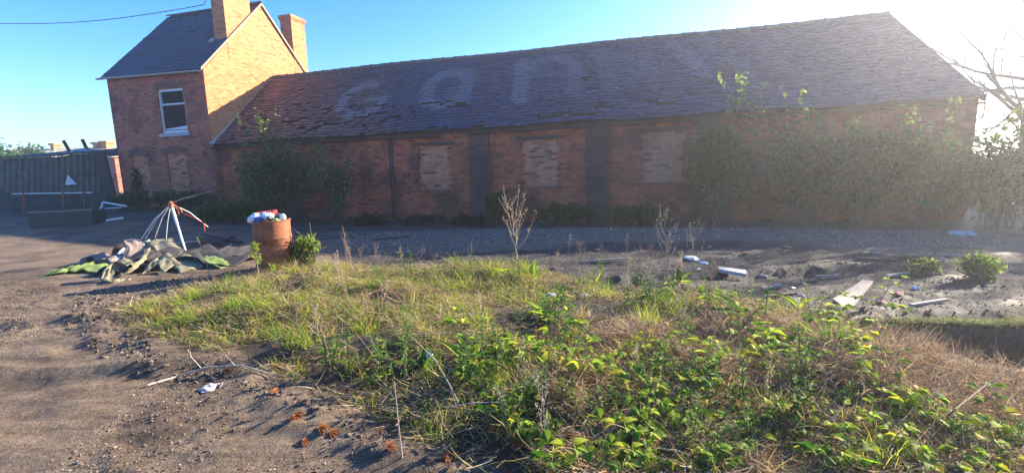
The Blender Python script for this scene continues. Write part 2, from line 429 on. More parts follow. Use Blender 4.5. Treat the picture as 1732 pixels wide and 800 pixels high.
# ------------------------------------------------------------------ barn and house frames
K = np.array([0, 0, 1.])
TH = .22508; d = np.array([math.cos(TH), -math.sin(TH), 0]); n = np.array([math.sin(TH), math.cos(TH), 0])
A = np.array([-11.3436, 18.0345, 2.706]); LB = 24.45
Cc = A+n*3.483+K*3.042+d*23.682+K*.527
B = A+n*3.483+K*3.042
D = A+d*LB+K*.46
BR = A+n*6.966; DR = BR+d*LB+K*.46                   # rear eave
def barn_uz(px, py, off=.16):
    P = onplane(px, py, A+n*off, n); return (P-A) @ d, P[2]
def bp(u, z, off): return np.array([A[0], A[1], 0])+d*u+n*off+K*z

def wall_holes(acc, org, e, nrm, u0, u1, z0, z1, holes, depth=.06, C=(1, 1, 1)):
    """front sheet in the plane org+e*u+K*z with rectangular holes; reveals go along nrm by depth"""
    us = sorted({u0, u1, *[h[0] for h in holes], *[h[1] for h in holes]}); zs = sorted({z0, z1, *[h[2] for h in holes], *[h[3] for h in holes]})
    P = lambda u, z, o=0: org+e*u+K*z+nrm*o
    for i in range(len(us)-1):
        for j in range(len(zs)-1):
            cu, cz = (us[i]+us[i+1])/2, (zs[j]+zs[j+1])/2
            if any(h[0] < cu < h[1] and h[2] < cz < h[3] for h in holes): continue
            acc.quad(P(us[i], zs[j]), P(us[i+1], zs[j]), P(us[i+1], zs[j+1]), P(us[i], zs[j+1]), C)
    for a, b, c, e_ in holes:
        acc.quad(P(a, c), P(a, e_), P(a, e_, depth), P(a, c, depth), C); acc.quad(P(b, c), P(b, c, depth), P(b, e_, depth), P(b, e_), C)
        acc.quad(P(a, e_), P(b, e_), P(b, e_, depth), P(a, e_, depth), C); acc.quad(P(a, c), P(a, c, depth), P(b, c, depth), P(b, c), C)

# ---- tiled slope
def tiles(acc, P, nu, nv, colf, missf, thick=.03, lift=.03, jit=.006, seed=1, slip=.0):
    """P(u,v)-> point with normal, u along 0..1, v up 0..1; each tile is a lapped wedge"""
    r = np.random.default_rng(seed)
    p00 = P(0, 0); eu = P(1, 0)-p00; ev = P(0, 1)-p00; nn = np.cross(eu, ev); nn /= np.linalg.norm(nn)
    if nn[2] < 0: nn = -nn
    for j in range(nv):
        off = .5*(j % 2)
        wob = r.normal(0, .0015)
        for i in range(-1, nu+1):
            ua, ub = max(0, (i+off)/nu), min(1, (i+1+off)/nu-.00012*0)
            if ub <= ua+1e-6: continue
            uc, vc = (ua+ub)/2, (j+.5)/nv
            if missf(uc, vc, r): continue
            dv = r.normal(0, .0012)+wob; 
            if r.random() < slip: dv -= r.uniform(.2, .7)/nv
            va, vb = j/nv+dv, min((j+1.45)/nv+dv, 1.0)
            l = lift+r.normal(0, jit)+abs(r.normal(0, jit)); tw = r.normal(0, jit*.7)
            a = P(ua, va)+nn*(l+tw); b = P(ub, va)+nn*(l-tw); c = P(ub, vb)+nn*.004; e = P(ua, vb)+nn*.004
            g = (ub-ua)*.012
            c_ = colf(uc, vc, r)
            acc.add([a, b, c, e, a-nn*thick, b-nn*thick], [(0, 1, 2, 3), (4, 5, 1, 0), (5, 2, 1), (4, 0, 3)], c_)

# ================================================================== BARN
base = lambda p: (float(p[0]), float(p[1]), 0.)
barn = thing('brick_barn', 'long low red brick barn with sagging dark tiled roof and bricked up windows', 'barn', base(A+d*12))
infills = []
for (x0, y0, x1, y1) in [(702, 247, 767, 320), (878, 237, 948, 315), (1083, 222, 1160, 308)]:
    a = barn_uz(x0, y0); b = barn_uz(x1, y1); infills.append((a[0], b[0], b[1], a[1]))
wa = Acc()
org = np.array([A[0], A[1], 0])+n*.16
NS = 14
wall_holes(wa, org, d, n, 0, LB, -.8, 2.62, infills, .09)
for k in range(NS):   # strip up to the eaves
    u0, u1 = LB*k/NS, LB*(k+1)/NS
    wa.quad(org+d*u0+K*2.62, org+d*u1+K*2.62, org+d*u1+K*(2.72+.46*u1/LB), org+d*u0+K*(2.72+.46*u0/LB))
# rear wall and right gable
ro = np.array([BR[0], BR[1], 0])-n*.16
wa.quad(ro+d*LB-K*.8, ro-K*.8, ro+K*2.7, ro+d*LB+K*3.16)
e0 = org+d*LB; e1 = ro+d*LB; ap = Cc-K*.1+d*0
wa.add([e0-K*.8, e1-K*.8, e1+K*3.12, ap+d*((LB-23.682)*0), e0+K*3.12], [(0, 1, 2, 3, 4)])
tr_ = random.Random(4)
for (a, b, c, e) in infills:      # ragged toothed edges and a header sill
    z = c+.04
    while z < e-.03:
        for side in (0, 1):
            w_ = tr_.choice((.03, .06, .115, .15)); u_ = a+w_/2 if side == 0 else b-w_/2
            wa.box(org+d*u_+n*.045+K*z, (w_, .086, .066), (d, n, K))
        z += .075
part('wall', wa, M['brick'], barn, uv='box')
for (a, b, c, e) in infills:
    sa = Acc(); sa.box(org+d*(a+b)/2-n*.012+K*(c-.04), (b-a+.16, .09, .075), (d, n, K)); part('sill', sa, M['voussoir'], barn)
    sa = Acc(); sa.box(org+d*(a+b)/2-n*.004+K*(e+.05), (b-a+.24, .05, .09), (d, n, K)); part('lintel', sa, M['wood_dark'], barn)
for (a, b, c, e) in infills:
    ia = Acc(); o2 = org+n*.085
    ia.quad(o2+d*a+K*c, o2+d*b+K*c, o2+d*b+K*e, o2+d*a+K*e)
    part('bricked_up_window', ia, M['brick_pale'], barn, uv='box')
# piers
for (x0, x1) in [(627, 661), (795, 829), (992, 1030), (1176, 1212)]:
    ua = barn_uz(x0, 280)[0]; ub = barn_uz(x1, 280)[0]; top = 2.66+.46*ua/LB
    pa = Acc(); c0 = org+d*(ua+ub)/2-n*.05+K*((top-.8)/2); pa.box(c0, (ub-ua, .12, top+.8), (d, n, K))
    part('pier', pa, M['brick_dark'] if x0 != 627 else M['brick'], barn, uv='box')
# patches of worn brick courses standing proud under the eave
ca = Acc()
for k in range(int(LB/.23)):
    u = .1+k*.23; q = rnd.uniform(-.004, .004)
    ca.box(org+d*u-n*(.03+q)+K*(2.60+.46*u/LB), (.115, .06, .07), (d, n, K)); ca.box(org+d*(u+.115)-n*.012+K*(2.60+.46*u/LB), (.115, .024, .07), (d, n, K))
part('eaves_brick_course', ca, M['voussoir'], barn)
# downpipe
ua = barn_uz(665, 300)[0]
pa = Acc(); pa.tube([org+d*ua-n*.06+K*2.75, org+d*ua-n*.06+K*-.1], .045, 8); 
for z in (.5, 1.5, 2.4): pa.box(org+d*ua-n*.04+K*z, (.16, .06, .05), (d, n, K))
dp = part('downpipe', pa, M['black_iron'], barn)
# gutter
for seg in ((0, 9), (10, 17), (18, 24)):
  gt = Acc()
  for k in range(*seg):
    u0, u1 = LB*k/24, LB*(k+1)/24+.005
    sag = lambda u: 2.60+.46*u/LB-.035*math.sin(u*1.7)**2
    ring = []
    for u in (u0, u1):
        for t in np.linspace(0, PI, 6): ring.append(np.array([A[0], A[1], 0])+d*u-n*(.02+.055*math.cos(t))+K*(sag(u)-.055*math.sin(t)))
    gt.add(ring, [(i, i+1, i+7, i+6) for i in range(5)])
  part('gutter', gt, M['black_iron'], barn)
# roof deck (battens/felt seen through the holes)
def RP(u, v):
    lo = A+(D-A)*u; hi = B+(Cc-B)*u
    sag = -.022*math.sin(u*PI*5.2+.5)*v-.045*math.sin(u*PI*2.3)*math.sin(v*PI)-.03*math.sin(u*31)*(1-v)
    return lo+(hi-lo)*v+K*sag
ra = Acc(); m_ = 40
for i in range(m_):
    for j in range(6):
        ra.quad(*[RP(a, b)-K*.05 for a, b in ((i/m_, j/6), ((i+1)/m_, j/6), ((i+1)/m_, (j+1)/6), (i/m_, (j+1)/6))])
ra.quad(B, Cc, DR, BR)
ra.quad(A+K*-.05, D+K*-.05, D-K*.05+n*.3, A-K*.05+n*.3)
roof = part('roof', ra, M['dark'], barn)
# faded painted letters on the tiles, in metres along (u) and share up the slope (v)
def stroke_sd(u, v, pts):
    best = 9
    for (a, b), (c, e) in zip(pts[:-1], pts[1:]):
        ax, ay, bx, by = a, b*4.6, c, e*4.6; px_, py_ = u, v*4.6
        t = max(0, min(1, ((px_-ax)*(bx-ax)+(py_-ay)*(by-ay))/((bx-ax)**2+(by-ay)**2+1e-9)))
        best = min(best, math.hypot(px_-ax-t*(bx-ax), py_-ay-t*(by-ay)))
    return best
def arc(cu, cv, ru, rv, a0, a1, k=14):
    return [(cu+ru*math.cos(math.radians(a0+(a1-a0)*i/k)), cv+rv*math.sin(math.radians(a0+(a1-a0)*i/k))) for i in range(k+1)]
LET = [(arc(5.55, .50, .85, .215, 72, 305), .2, 1.4), ([(5.75, .50), (6.6, .50)], .13, 1.3), ([(6.5, .50), (6.35, .34)], .16, 1.2),
       (arc(9.05, .545, .82, .235, 40, 320), .26, 1), ([(9.75, .76), (9.8, .33)], .28, .8), ([(9.25, .5), (9.2, .32)], .2, .5), (arc(9.2, .62, .7, .15, 100, 10), .2, .9),
       ([(11.85, .82), (11.9, .32)], .28, 1), (arc(12.95, .60, .95, .24, 150, 0), .24, .75), ([(13.85, .6), (13.75, .33)], .26, .55), ([(12.0, .62), (13.2, .60)], .18, .25),
       ([(14.8, .84), (15.0, .34)], .26, .5), (arc(15.5, .58, .65, .2, 130, -20), .2, .45), ([(16.4, .75), (16.5, .35)], .24, .4), ([(15.6, .72), (15.7, .36)], .2, .3),
       ([(17.4, .90), (18.0, .42)], .24, .8), ([(17.4, .9), (18.4, .9)], .12, .6), ([(18.5, .88), (19.3, .42)], .2, .3), ([(20.2, .86), (20.4, .4)], .22, .25)]
def tcol(u, v, r):
    um = u*LB
    k = float(sm(8.2, 4.6, um+1.2*vn(um*.7, v*3, 5)+(v-.4)*3.0))           # red clay to the left, blue-grey to the right
    grey = np.array([.040, .050, .098]); red = np.array([.165, .078, .066])
    c = grey*(1-k)+red*k
    c = c*(1+.22*fbm(um*.6, v*5, 9))*r.uniform(.72, 1.25)
    s = 0
    for pts, w, a in LET:
        if abs(um-pts[0][0]) > 3: continue
        q = stroke_sd(um, v, pts)
        s = max(s, a*float(sm(w+.08, w-.06, q)))
    s *= .62+.6*abs(fbm(um*2, v*9, 14))*(.6+.4*r.random())
    c = c*(1-s*.62)+np.array([.27, .265, .28])*s*.62
    if k > .3 and v < .45 and r.random() < .22: c = c*.35
    # lichen near the ridge
    if v > .95: c = c*.5+np.array([.05, .055, .04])*.5
    return np.clip(c, .004, 1)
HOLES = [(4.0, .42, .5, .03), (4.3, .34, .3, .02), (3.1, .25, .6, .03), (2.0, .2, .3, .03), (5.9, .22, .7, .03), (6.6, .28, .4, .02), (7.2, .18, .4, .03), (6.2, .13, .5, .02), (6.6, .4, .35, .02), (8.6, .34, .45, .025), (9.6, .28, .4, .03), (9.2, .36, .3, .02),
         (12.9, .08, .5, .03), (14.6, .12, .35, .035), (14.2, .5, .25, .03), (14.5, .36, .2, .02), (13.9, .06, .8, .025), (16.4, .14, .6, .02), (3.9, .12, .8, .02), (4.8, .16, .4, .02), (9.3, .02, .7, .02), (10.6, .02, .3, .03), (17.6, .2, .3, .02), (1.4, .1, .3, .02), (2.8, .5, .35, .02), (4.9, .55, .2, .02)]
def tmiss(u, v, r):
    um = u*LB
    for hu, hv, wu, wv in HOLES:
        if ((um-hu)/wu)**2+((v-hv+.02*math.sin(um*5))/wv)**2 < r.uniform(.4, 1.2): return True
    return um < 8 and v < .45 and r.random() < .05
ta = Acc(); tiles(ta, RP, 118, 27, tcol, tmiss, thick=.035, lift=.05, jit=.008, seed=3, slip=.012)
part('roof_tiles', ta, M['tile'], roof)
rr = Acc(); nr = 52
for k in range(nr):
    p0, p1 = RP(k/nr, 1), RP((k+1)/nr, 1); ring = []
    for q, (p, rad) in enumerate(((p0, .125), (p0+(p1-p0)*.88, .115), (p0+(p1-p0)*.9, .14), (p1, .14))):
        for t in np.linspace(-.25, PI+.25, 8): ring.append(p+n*(rad*math.cos(t))+K*(rad*math.sin(t)-.03+.006*math.sin(k*2.7)))
    rr.add(ring, [(8*a+i, 8*a+i+1, 8*a+i+9, 8*a+i+8) for a in range(3) for i in range(7)])
part('ridge_tiles', rr, M['ridge_red'], roof)
fa = Acc()
for k in range(9):   # mortar fillet where the slope meets the house
    a, b = A+(B-A)*(k/9), A+(B-A)*((k+.97)/9); nn_ = np.cross(d, (B-A)); nn_ /= np.linalg.norm(nn_)
    o_ = nn_*(.07+rnd.uniform(0, .015))
    fa.hexa([a-d*.06+o_*.2, a+d*.10+o_*.2, b+d*.10+o_*.2, b-d*.06+o_*.2], [a-d*.06+o_*1.5, a+d*.09+o_, b+d*.09+o_, b-d*.06+o_*1.5])
part('mortar_fillet', fa, M['mortar'], barn)
va_ = Acc()
va_.hexa([D+d*-.02-K*.1, D+d*.05-K*.1, Cc+d*.05-K*.1, Cc-d*.02-K*.1], [D-d*.02+K*.06, D+d*.05+K*.06, Cc+d*.05+K*.06, Cc-d*.02+K*.06])
part('verge_board', va_, M['wood_dark'], barn)

# ================================================================== HOUSE
T2 = .28866; d2 = np.array([math.cos(T2), -math.sin(T2), 0]); n2 = np.array([math.sin(T2), math.cos(T2), 0])
HR = np.array([A[0], A[1], 5.52]); HL = HR-d2*5.022; DEP = 6.2; RISE = 3.12
def hp(s, z, off=0): return np.array([HL[0], HL[1], 0])+d2*s+n2*off+K*z      # s from the left corner
house = thing('brick_house', 'derelict two storey brick house with slate roof and sunlit orange gable', 'house', base(hp(2.5, 0, 0)))
h0 = Acc()
WIN = (2.60, 3.92, 3.22, 4.88)
BL1 = (.72, 1.62, .55, 2.38); BL2 = (2.62, 3.66, .55, 2.42)
wall_holes(h0, hp(0, 0), d2, n2, 0, 5.022, -.6, 5.46, [WIN, BL1, BL2], .12)
h0.quad(hp(0, -.6, DEP), hp(0, -.6), hp(0, 5.46), hp(0, 5.46, DEP))
h0.add([hp(0, 5.46), hp(0, 5.46+RISE, DEP/2), hp(0, 5.46, DEP)], [(0, 1, 2)])
h0.quad(hp(5.022, -.6, DEP), hp(0, -.6, DEP), hp(0, 5.46, DEP), hp(5.022, 5.46, DEP))
part('wall', h0, M['brick_house'], house, uv='box')
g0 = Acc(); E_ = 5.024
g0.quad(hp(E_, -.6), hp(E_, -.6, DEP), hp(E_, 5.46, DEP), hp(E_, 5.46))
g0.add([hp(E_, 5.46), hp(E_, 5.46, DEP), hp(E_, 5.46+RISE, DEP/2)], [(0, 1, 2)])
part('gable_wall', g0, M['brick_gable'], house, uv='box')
# back of window openings
for q in (BL1, BL2):
    ia = Acc(); ia.quad(hp(q[0], q[2], .07), hp(q[1], q[2], .07), hp(q[1], q[3], .07), hp(q[0], q[3], .07))
    part('bricked_up_window', ia, M['brick_pale'] if q is BL2 else M['brick_pale'], house, uv='box')
def arch(s0, s1, z, name='window_arch'):
    aa = Acc(); m = int((s1-s0+.3)/.085)
    for i in range(m):
        t = (i+.5)/m; s_ = s0-.12+(s1-s0+.24)*t; ang = (t-.5)*.5; rise = .10*(1-(2*t-1)**2)
        ax = (d2*math.cos(ang)-K*math.sin(ang), n2, K*math.cos(ang)+d2*math.sin(ang))
        aa.box(hp(s_, z+rise+.12-.03, -.004), (.068, .06, .23), ax)
    part(name, aa, M['voussoir'], house)
arch(WIN[0], WIN[1], WIN[3]); arch(BL1[0], BL1[1], BL1[3]); arch(BL2[0], BL2[1], BL2[3])
# curved soffit bricks: fill above flat opening handled by the arch; sash window
wf = Acc(); a, b, c, e = WIN
for (s0, s1, z0, z1) in ((a, a+.07, c, e), (b-.07, b, c, e), (a, b, e-.09, e), (a, b, c, c+.10)):
    wf.box(hp((s0+s1)/2, (z0+z1)/2, .085), (s1-s0, .07, z1-z0), (d2, n2, K))
zm = c+(e-c)*.66
wf.box(hp((a+b)/2, zm, .10), (b-a-.18, .05, .06), (d2, n2, K))
wf.hexa([hp(a+.09, c+.13, .08), hp(b-.09, c+.13, .08), hp(b-.09, c+.13, .11), hp(a+.09, c+.13, .11)], [hp(a+.09, c+.17, .08), hp(b-.09, c+.26, .08), hp(b-.09, c+.26, .11), hp(a+.09, c+.17, .11)])
win = part('sash_window', wf, M['white_paint'], house)
pg = Acc(); pg.box(hp((a+b)/2, (zm+e)/2, .12), (b-a-.16, .006, e-zm-.1), (d2, n2, K)); part('pane', pg, M['glass'], win, 'upper dark pane')
pg = Acc(); pg.box(hp((a+b)/2, (zm+c)/2, .09), (b-a-.16, .006, zm-c-.1), (d2, n2, K)); part('pane', pg, M['glass'], win, 'lower dark pane')
bk = Acc(); bk.box(hp((a+b)/2, (c+e)/2, 1.6), (3, .05, 3), (d2, n2, K)); part('dark_backing', bk, M['dark'], house)  # near-black sheet painted as the darkness inside the room
sl_ = Acc(); sl_.hexa([hp(a-.12, c-.14, -.07), hp(b+.1, c-.13, -.07), hp(b+.1, c-.13, .12), hp(a-.12, c-.14, .12)], [hp(a-.12, c-.005, -.06), hp(b+.1, c-.005, -.06), hp(b+.1, c+.0, .12), hp(a-.12, c+.0, .12)])
part('sill', sl_, M['concrete'], win)
# roof
ov = .14; zr = 5.47
def HP(u, v):
    lo = hp(-.18, zr, -ov)+(hp(5.05, zr, -ov)-hp(-.18, zr, -ov))*u; slope = (RISE+.1)/(DEP/2+ov)
    return lo+n2*((DEP/2+ov)*v)+K*(slope*(DEP/2+ov)*v-.04*math.sin(u*PI*2)*math.sin(v*PI))
def HPb(u, v):
    lo = hp(5.05, zr, DEP+ov)+(hp(-.18, zr, DEP+ov)-hp(5.05, zr, DEP+ov))*u
    return lo-n2*((DEP/2+ov)*v)+K*((RISE+.1)*v)
r0 = Acc()
for f_ in (HP, HPb): r0.quad(f_(0, 0), f_(1, 0), f_(1, 1), f_(0, 1))
r0.V = [v_-np.array([0, 0, .05]) for v_ in r0.V]
hroof = part('roof', r0, M['dark'], house)
def scol(u, v, r): return np.array([.060, .056, .062])*r.uniform(.75, 1.2)*(1+.25*fbm(u*6, v*5, 4))
ta = Acc(); tiles(ta, HP, 24, 20, scol, lambda u, v, r: r.random() < .006, thick=.012, lift=.02, jit=.004, seed=5)
tiles(ta, HPb, 24, 20, scol, lambda u, v, r: False, thick=.012, lift=.02, jit=.003, seed=6)
part('roof_slates', ta, M['slate'], hroof)
ra_ = Acc()
for k in range(12):
    p0, p1 = HP(k/12, 1), HP((k+.985)/12, 1); ring = []
    for p in (p0, p1):
        for t in np.linspace(0, PI, 6): ring.append(p+n2*(.11*math.cos(t))+K*(.1*math.sin(t)))
    ra_.add(ring, [(i, i+1, i+7, i+6) for i in range(5)])
part('ridge_tiles', ra_, M['ridge_red'], hroof)
ga_ = Acc()
for k in range(6):
    p0, p1 = hp(-.25+k*.89, 5.47-.012*k, -.2), hp(-.25+(k+1)*.89-.02, 5.46-.012*k, -.2); ring = []
    for p in (p0, p1):
        for t in np.linspace(0, PI, 6): ring.append(p+n2*(.06*math.cos(t))-K*(.065*math.sin(t)))
    ga_.add(ring, [(i, i+1, i+7, i+6) for i in range(5)])
part('gutter', ga_, M['mortar'], house)
ve = Acc()   # verge mortar up the gable, orange sunlight put into its tan
for f_ in (HP, HPb):
    u_ = 1 if f_ is HP else 0
    a, b = f_(u_, 0), f_(u_, 1); ve.hexa([a-K*.07, a-K*.07+d2*.05, b-K*.07+d2*.05, b-K*.07], [a+K*.03, a+K*.03+d2*.05, b+K*.03+d2*.05, b+K*.03])
part('verge', ve, M['sunlit_verge_mortar'], house)
# chimneys flush with the gable
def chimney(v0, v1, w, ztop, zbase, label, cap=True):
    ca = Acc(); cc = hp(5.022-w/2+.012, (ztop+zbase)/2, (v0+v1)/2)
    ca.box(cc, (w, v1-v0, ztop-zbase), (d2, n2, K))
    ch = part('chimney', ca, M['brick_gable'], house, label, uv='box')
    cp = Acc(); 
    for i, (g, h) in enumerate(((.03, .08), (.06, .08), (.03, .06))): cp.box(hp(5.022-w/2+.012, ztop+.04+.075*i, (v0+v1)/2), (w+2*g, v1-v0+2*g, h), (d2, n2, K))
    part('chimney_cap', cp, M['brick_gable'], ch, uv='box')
    for t in ((.3, .7) if v0 < 3 else ()):
        po = Acc(); po.lathe(hp(5.022-w/2, ztop+.2, v0+(v1-v0)*t), [(.1, 0), (.12, .02), (.1, .06), (.09, .35), (.11, .37), (.08, .38), (.07, .1)], 12)
        part('chimney_pot', po, M['voussoir'], ch)
    return ch
chimney(1.22, 2.5, .62, 10.3, 6.0, 'tall front chimney stack')
chimney(4.84, 5.72, .62, 8.55, 5.6, 'short rear chimney stack')
fl = Acc(); fl.hexa([hp(4.2, 6.58, 1.14)+K*.0, hp(4.42, 6.6, 1.16), hp(4.42, 6.75, 1.22), hp(4.25, 6.72, 1.2)], [q+K*.16-n2*.05 for q in (hp(4.2, 6.58, 1.14), hp(4.42, 6.6, 1.16), hp(4.42, 6.75, 1.22), hp(4.25, 6.72, 1.2))])
part('lead_flashing', fl, M['mortar'], house)

# overhead cable
c0 = at_depth(-20, 40, 30); c1 = at_depth(345, 9, 26)
pts = [c0+(c1-c0)*t-K*(.35*math.sin(PI*t)) for t in np.linspace(0, 1, 16)]; pts.append(hp(4.6, 9.0, 1.3))
cab = Acc(); cab.tube(pts, .022, 5); single('overhead_cable', cab, M['black_iron'], 'thin black cable crossing the sky to the house chimney', 'cable', tuple(pts[-1]))


# ================================================================== templates for foliage
def leaf_T(rows=4, w=.5, fold=.16, curl=.18, serr=0.):
    V = []; F = []
    for i in range(rows+1):
        t = i/rows; ww = w*.5*math.sin(PI*min(1, t**.75*1.0))*(1+serr*(1 if i % 2 else -1)) if 0 < i < rows else .01
        z = -curl*t*t
        V += [(-ww, t, z+fold*ww*2), (0, t, z), (ww, t, z+fold*ww*2)]
    for i in range(rows):
        a = 3*i; F += [(a, a+1, a+4, a+3), (a+1, a+2, a+5, a+4)]
    return np.array(V), np.array(F)
LEAF3 = leaf_T(3, .55, .3, .25); LEAF6 = leaf_T(8, .72, .2, .3, .10); LEAFN = leaf_T(6, .42, .25, .25, .08); DOCK = leaf_T(7, .36, .25, .35)
def blade_T(bend=.4, k=3):
    V = []; F = []
    for i in range(k+1):
        t = i/k; w = .5*(1-t**1.6)+.04
        V += [(-w, bend*t*t, t*(1-.25*bend*t)), (w, bend*t*t, t*(1-.25*bend*t))]
    for i in range(k): F.append((2*i, 2*i+1, 2*i+3, 2*i+2))
    return np.array(V), np.array(F)
BL = [blade_T(.25), blade_T(.6), blade_T(1.0)]

def frames_dir(D_, roll=None, r=rng):
    """rows: x side, y along D_, z normal (tends upward)"""
    D_ = D_/np.linalg.norm(D_, axis=1)[:, None]
    up = np.tile([0, 0, 1.], (len(D_), 1))+r.normal(0, .35, (len(D_), 3)) if roll is None else roll
    x = np.cross(D_, up); x /= np.linalg.norm(x, axis=1)[:, None]+1e-9
    z = np.cross(x, D_); return np.stack([x, D_, z], 1)
def frames_up(n_, lean=.25, r=rng):
    """blade frames: z mostly up, random heading"""
    a = r.uniform(0, 2*PI, n_); z = np.stack([r.normal(0, lean, n_), r.normal(0, lean, n_), np.ones(n_)], 1); z /= np.linalg.norm(z, axis=1)[:, None]
    h = np.stack([np.cos(a), np.sin(a), np.zeros(n_)], 1); x = np.cross(h, z); x /= np.linalg.norm(x, axis=1)[:, None]
    y = np.cross(z, x); return np.stack([x, y, z], 1)
def pal(cols, n_, r=rng, var=.25):
    c = np.array(cols)[r.integers(0, len(cols), n_)]; return np.clip(c*r.uniform(1-var, 1+var, (n_, 1))*r.uniform(.93, 1.07, (n_, 3)), 0, 1)
GRN = [(.07, .14, .03), (.09, .17, .035), (.05, .10, .03), (.12, .20, .035), (.15, .20, .04)]
DKG = [(.03, .07, .018), (.045, .095, .025), (.06, .11, .03), (.08, .13, .035)]
YLG = [(.22, .30, .035), (.32, .38, .04), (.16, .25, .03), (.42, .36, .05)]
STR = [(.38, .26, .15), (.46, .34, .19), (.30, .18, .10), (.55, .44, .28), (.20, .12, .07)]

def sample(poly, n_, r=rng, edge=0.):
    out = []; lo, hi = poly.min(0), poly.max(0); k = 0
    while k < n_:
        q = r.uniform(lo, hi, (n_*3, 2)); q = q[pdist(poly, q[:, 0], q[:, 1]) > edge]; out.append(q); k += len(q)
    return np.concatenate(out)[:n_]
def onground(q, dz=0.): return np.concatenate([q, (hgt(q[:, 0], q[:, 1])+dz)[:, None]], 1)

def bush(acc, stems, c, rad, n_, r, leaf=LEAF3, size=(.05, .1), cols=DKG, lobes=7, droop=-.2):
    """leaf clumps scattered on lobes of an ellipsoid; twigs go into stems"""
    c = np.array(c, float); rad = np.array(rad, float)
    L_ = []
    for k in range(lobes):
        v = r.normal(0, 1, 3); v /= np.linalg.norm(v); v[2] = abs(v[2])*.9-.15
        L_.append((c+v*rad*r.uniform(.35, .8), rad*r.uniform(.28, .55)))
    L_.append((c, rad*.6))
    per = n_//len(L_)
    for lc, lr in L_:
        m = int(per*(lr[0]*lr[2])/(np.mean([x[1][0]*x[1][2] for x in L_])))
        v = r.normal(0, 1, (m, 3)); v /= np.linalg.norm(v, axis=1)[:, None]
        P_ = lc+v*lr*(r.uniform(.35, 1.0, (m, 1))**.5)*(1+.25*r.normal(0, 1, (m, 1)))
        # knock gaps out with noise
        g = vn(P_[:, 0]*3.2+P_[:, 1]*2, P_[:, 2]*3.2, int(r.integers(50)))+.5*vn(P_[:, 0]*9, P_[:, 2]*9, 3); P_ = P_[g > -.12]; v = v[g > -.12]
        z0 = hgt(P_[:, 0], P_[:, 1]); ok = P_[:, 2] > z0+.01; P_ = P_[ok]; v = v[ok]
        D_ = v*.6+r.normal(0, .6, v.shape)+np.array([0, 0, droop])
        sz = r.uniform(*size, len(P_))
        acc.bake(*leaf, P_, frames_dir(D_, r=r), sz, pal(cols, len(P_), r, .3))
        if stems is not None:
            for q in range(4):
                e = lc+r.normal(0, .4, 3)*lr; b = np.array([c[0]+r.normal(0, .2)*rad[0], c[1]+r.normal(0, .2)*rad[1], c[2]-rad[2]*.98])
                m_ = (b+e)/2+r.normal(0, .1, 3); stems.tube([b, m_, e, e+(e-m_)*.5+r.normal(0, .08, 3)], [.014, .011, .007, .003], 4, (.12, .09, .06))

def weed(acc, b, h, nbr, spread, r, col=(.42, .31, .2), rad=.008, seeds=True, side=.5, up=1.2):
    b = np.array(b, float); ph = r.uniform(0, 6); wob = r.normal(0, .04, (9, 2))*h
    P_ = [b+np.array([wob[i][0]*(i/8)+spread*.15*math.sin(ph)*(i/8)**2*h, wob[i][1]*(i/8), h*i/8]) for i in range(9)]
    acc.tube(P_, np.linspace(rad, rad*.35, 9), 5, col)
    tips = []
    for k in range(nbr):
        t = .18+.75*(k+.5)/nbr; i = int(t*8); p = P_[i]+(P_[i+1]-P_[i])*(t*8-i)
        a = k*2.4+r.uniform(-.4, .4); ln = h*side*(1-t*.55)*r.uniform(.7, 1.15)
        dr = np.array([math.cos(a)*spread, math.sin(a)*spread*.7, up*.55])
        q = [p]; 
        for s_ in range(5):
            dr = dr*.9+np.array([0, 0, .22*up])+r.normal(0, .05, 3); q.append(q[-1]+dr/np.linalg.norm(dr)*ln/5)
        acc.tube(q, np.linspace(rad*.6, rad*.2, 6), 4, col)
        for s_ in range(2, 6):
            if r.random() < .75:
                a2 = r.uniform(0, 6.28); e = q[s_]+np.array([math.cos(a2)*.3, math.sin(a2)*.3, .8])*ln*.22
                acc.tube([q[s_], (q[s_]+e)/2+r.normal(0, .01, 3), e], [rad*.3, rad*.25, rad*.12], 3, col); tips.append((q[s_], e))
    if seeds:
        O = []; 
        for a_, b_ in tips:
            for s_ in range(5): O.append(a_+(b_-a_)*r.uniform(.1, 1)+r.normal(0, .008, 3))
        O = np.array(O)
        if len(O): acc.bake(*LEAF3, O, frames_dir(r.normal(0, 1, (len(O), 3))+[0, 0, .6], r=r), r.uniform(.012, .03, len(O))*max(.7, h), pal([col, tuple(x*1.25 for x in col), tuple(x*.6 for x in col)], len(O), r))
    return P_

# ================================================================== plants against the walls
def bush_thing(name, label, px, base_px, depth_to, rad, n_, seed, cols=DKG, size=(.06, .17), group=None, leaf=LEAF3, zc=None, cat='bush', lobes=7, up=0):
    r = np.random.default_rng(seed)
    g = at_depth(px, base_px, depth_to); z = hz(g[0], g[1]); loc = (float(g[0]), float(g[1]), z)
    t = thing(name, label, cat, loc, group)
    a = Acc(); st = Acc(); n_ = int(n_*(.72 if size[0] > .05 else 1)); bush(a, st, (g[0], g[1], z+rad[2]*(.92 if zc is None else zc)), rad, n_, r, leaf, size, cols, lobes)
    for k in range(up):      # long sprigs that stick out of the top
        x = g[0]+r.uniform(-.8, .8)*rad[0]; h = rad[2]*r.uniform(1.9, 2.5)
        q = [np.array([x, g[1]+r.uniform(-.3, .3), z+h*s_])+np.array([r.normal(0, .05), r.normal(0, .05), 0])*s_*3 for s_ in (.5, .7, .85, 1)]
        st.tube(q, [.012, .009, .006, .003], 4, (.18, .14, .09)); O = np.array([q[1]+(q[3]-q[1])*w_+r.normal(0, .05, 3) for w_ in r.uniform(0, 1, 34)])
        a.bake(*leaf, O, frames_dir(r.normal(0, 1, (len(O), 3)), r=r), r.uniform(*size, len(O)), pal(cols, len(O), r))
    part('foliage', a, M['leaf'], t); part('stems', st, M['stem'], t); return t
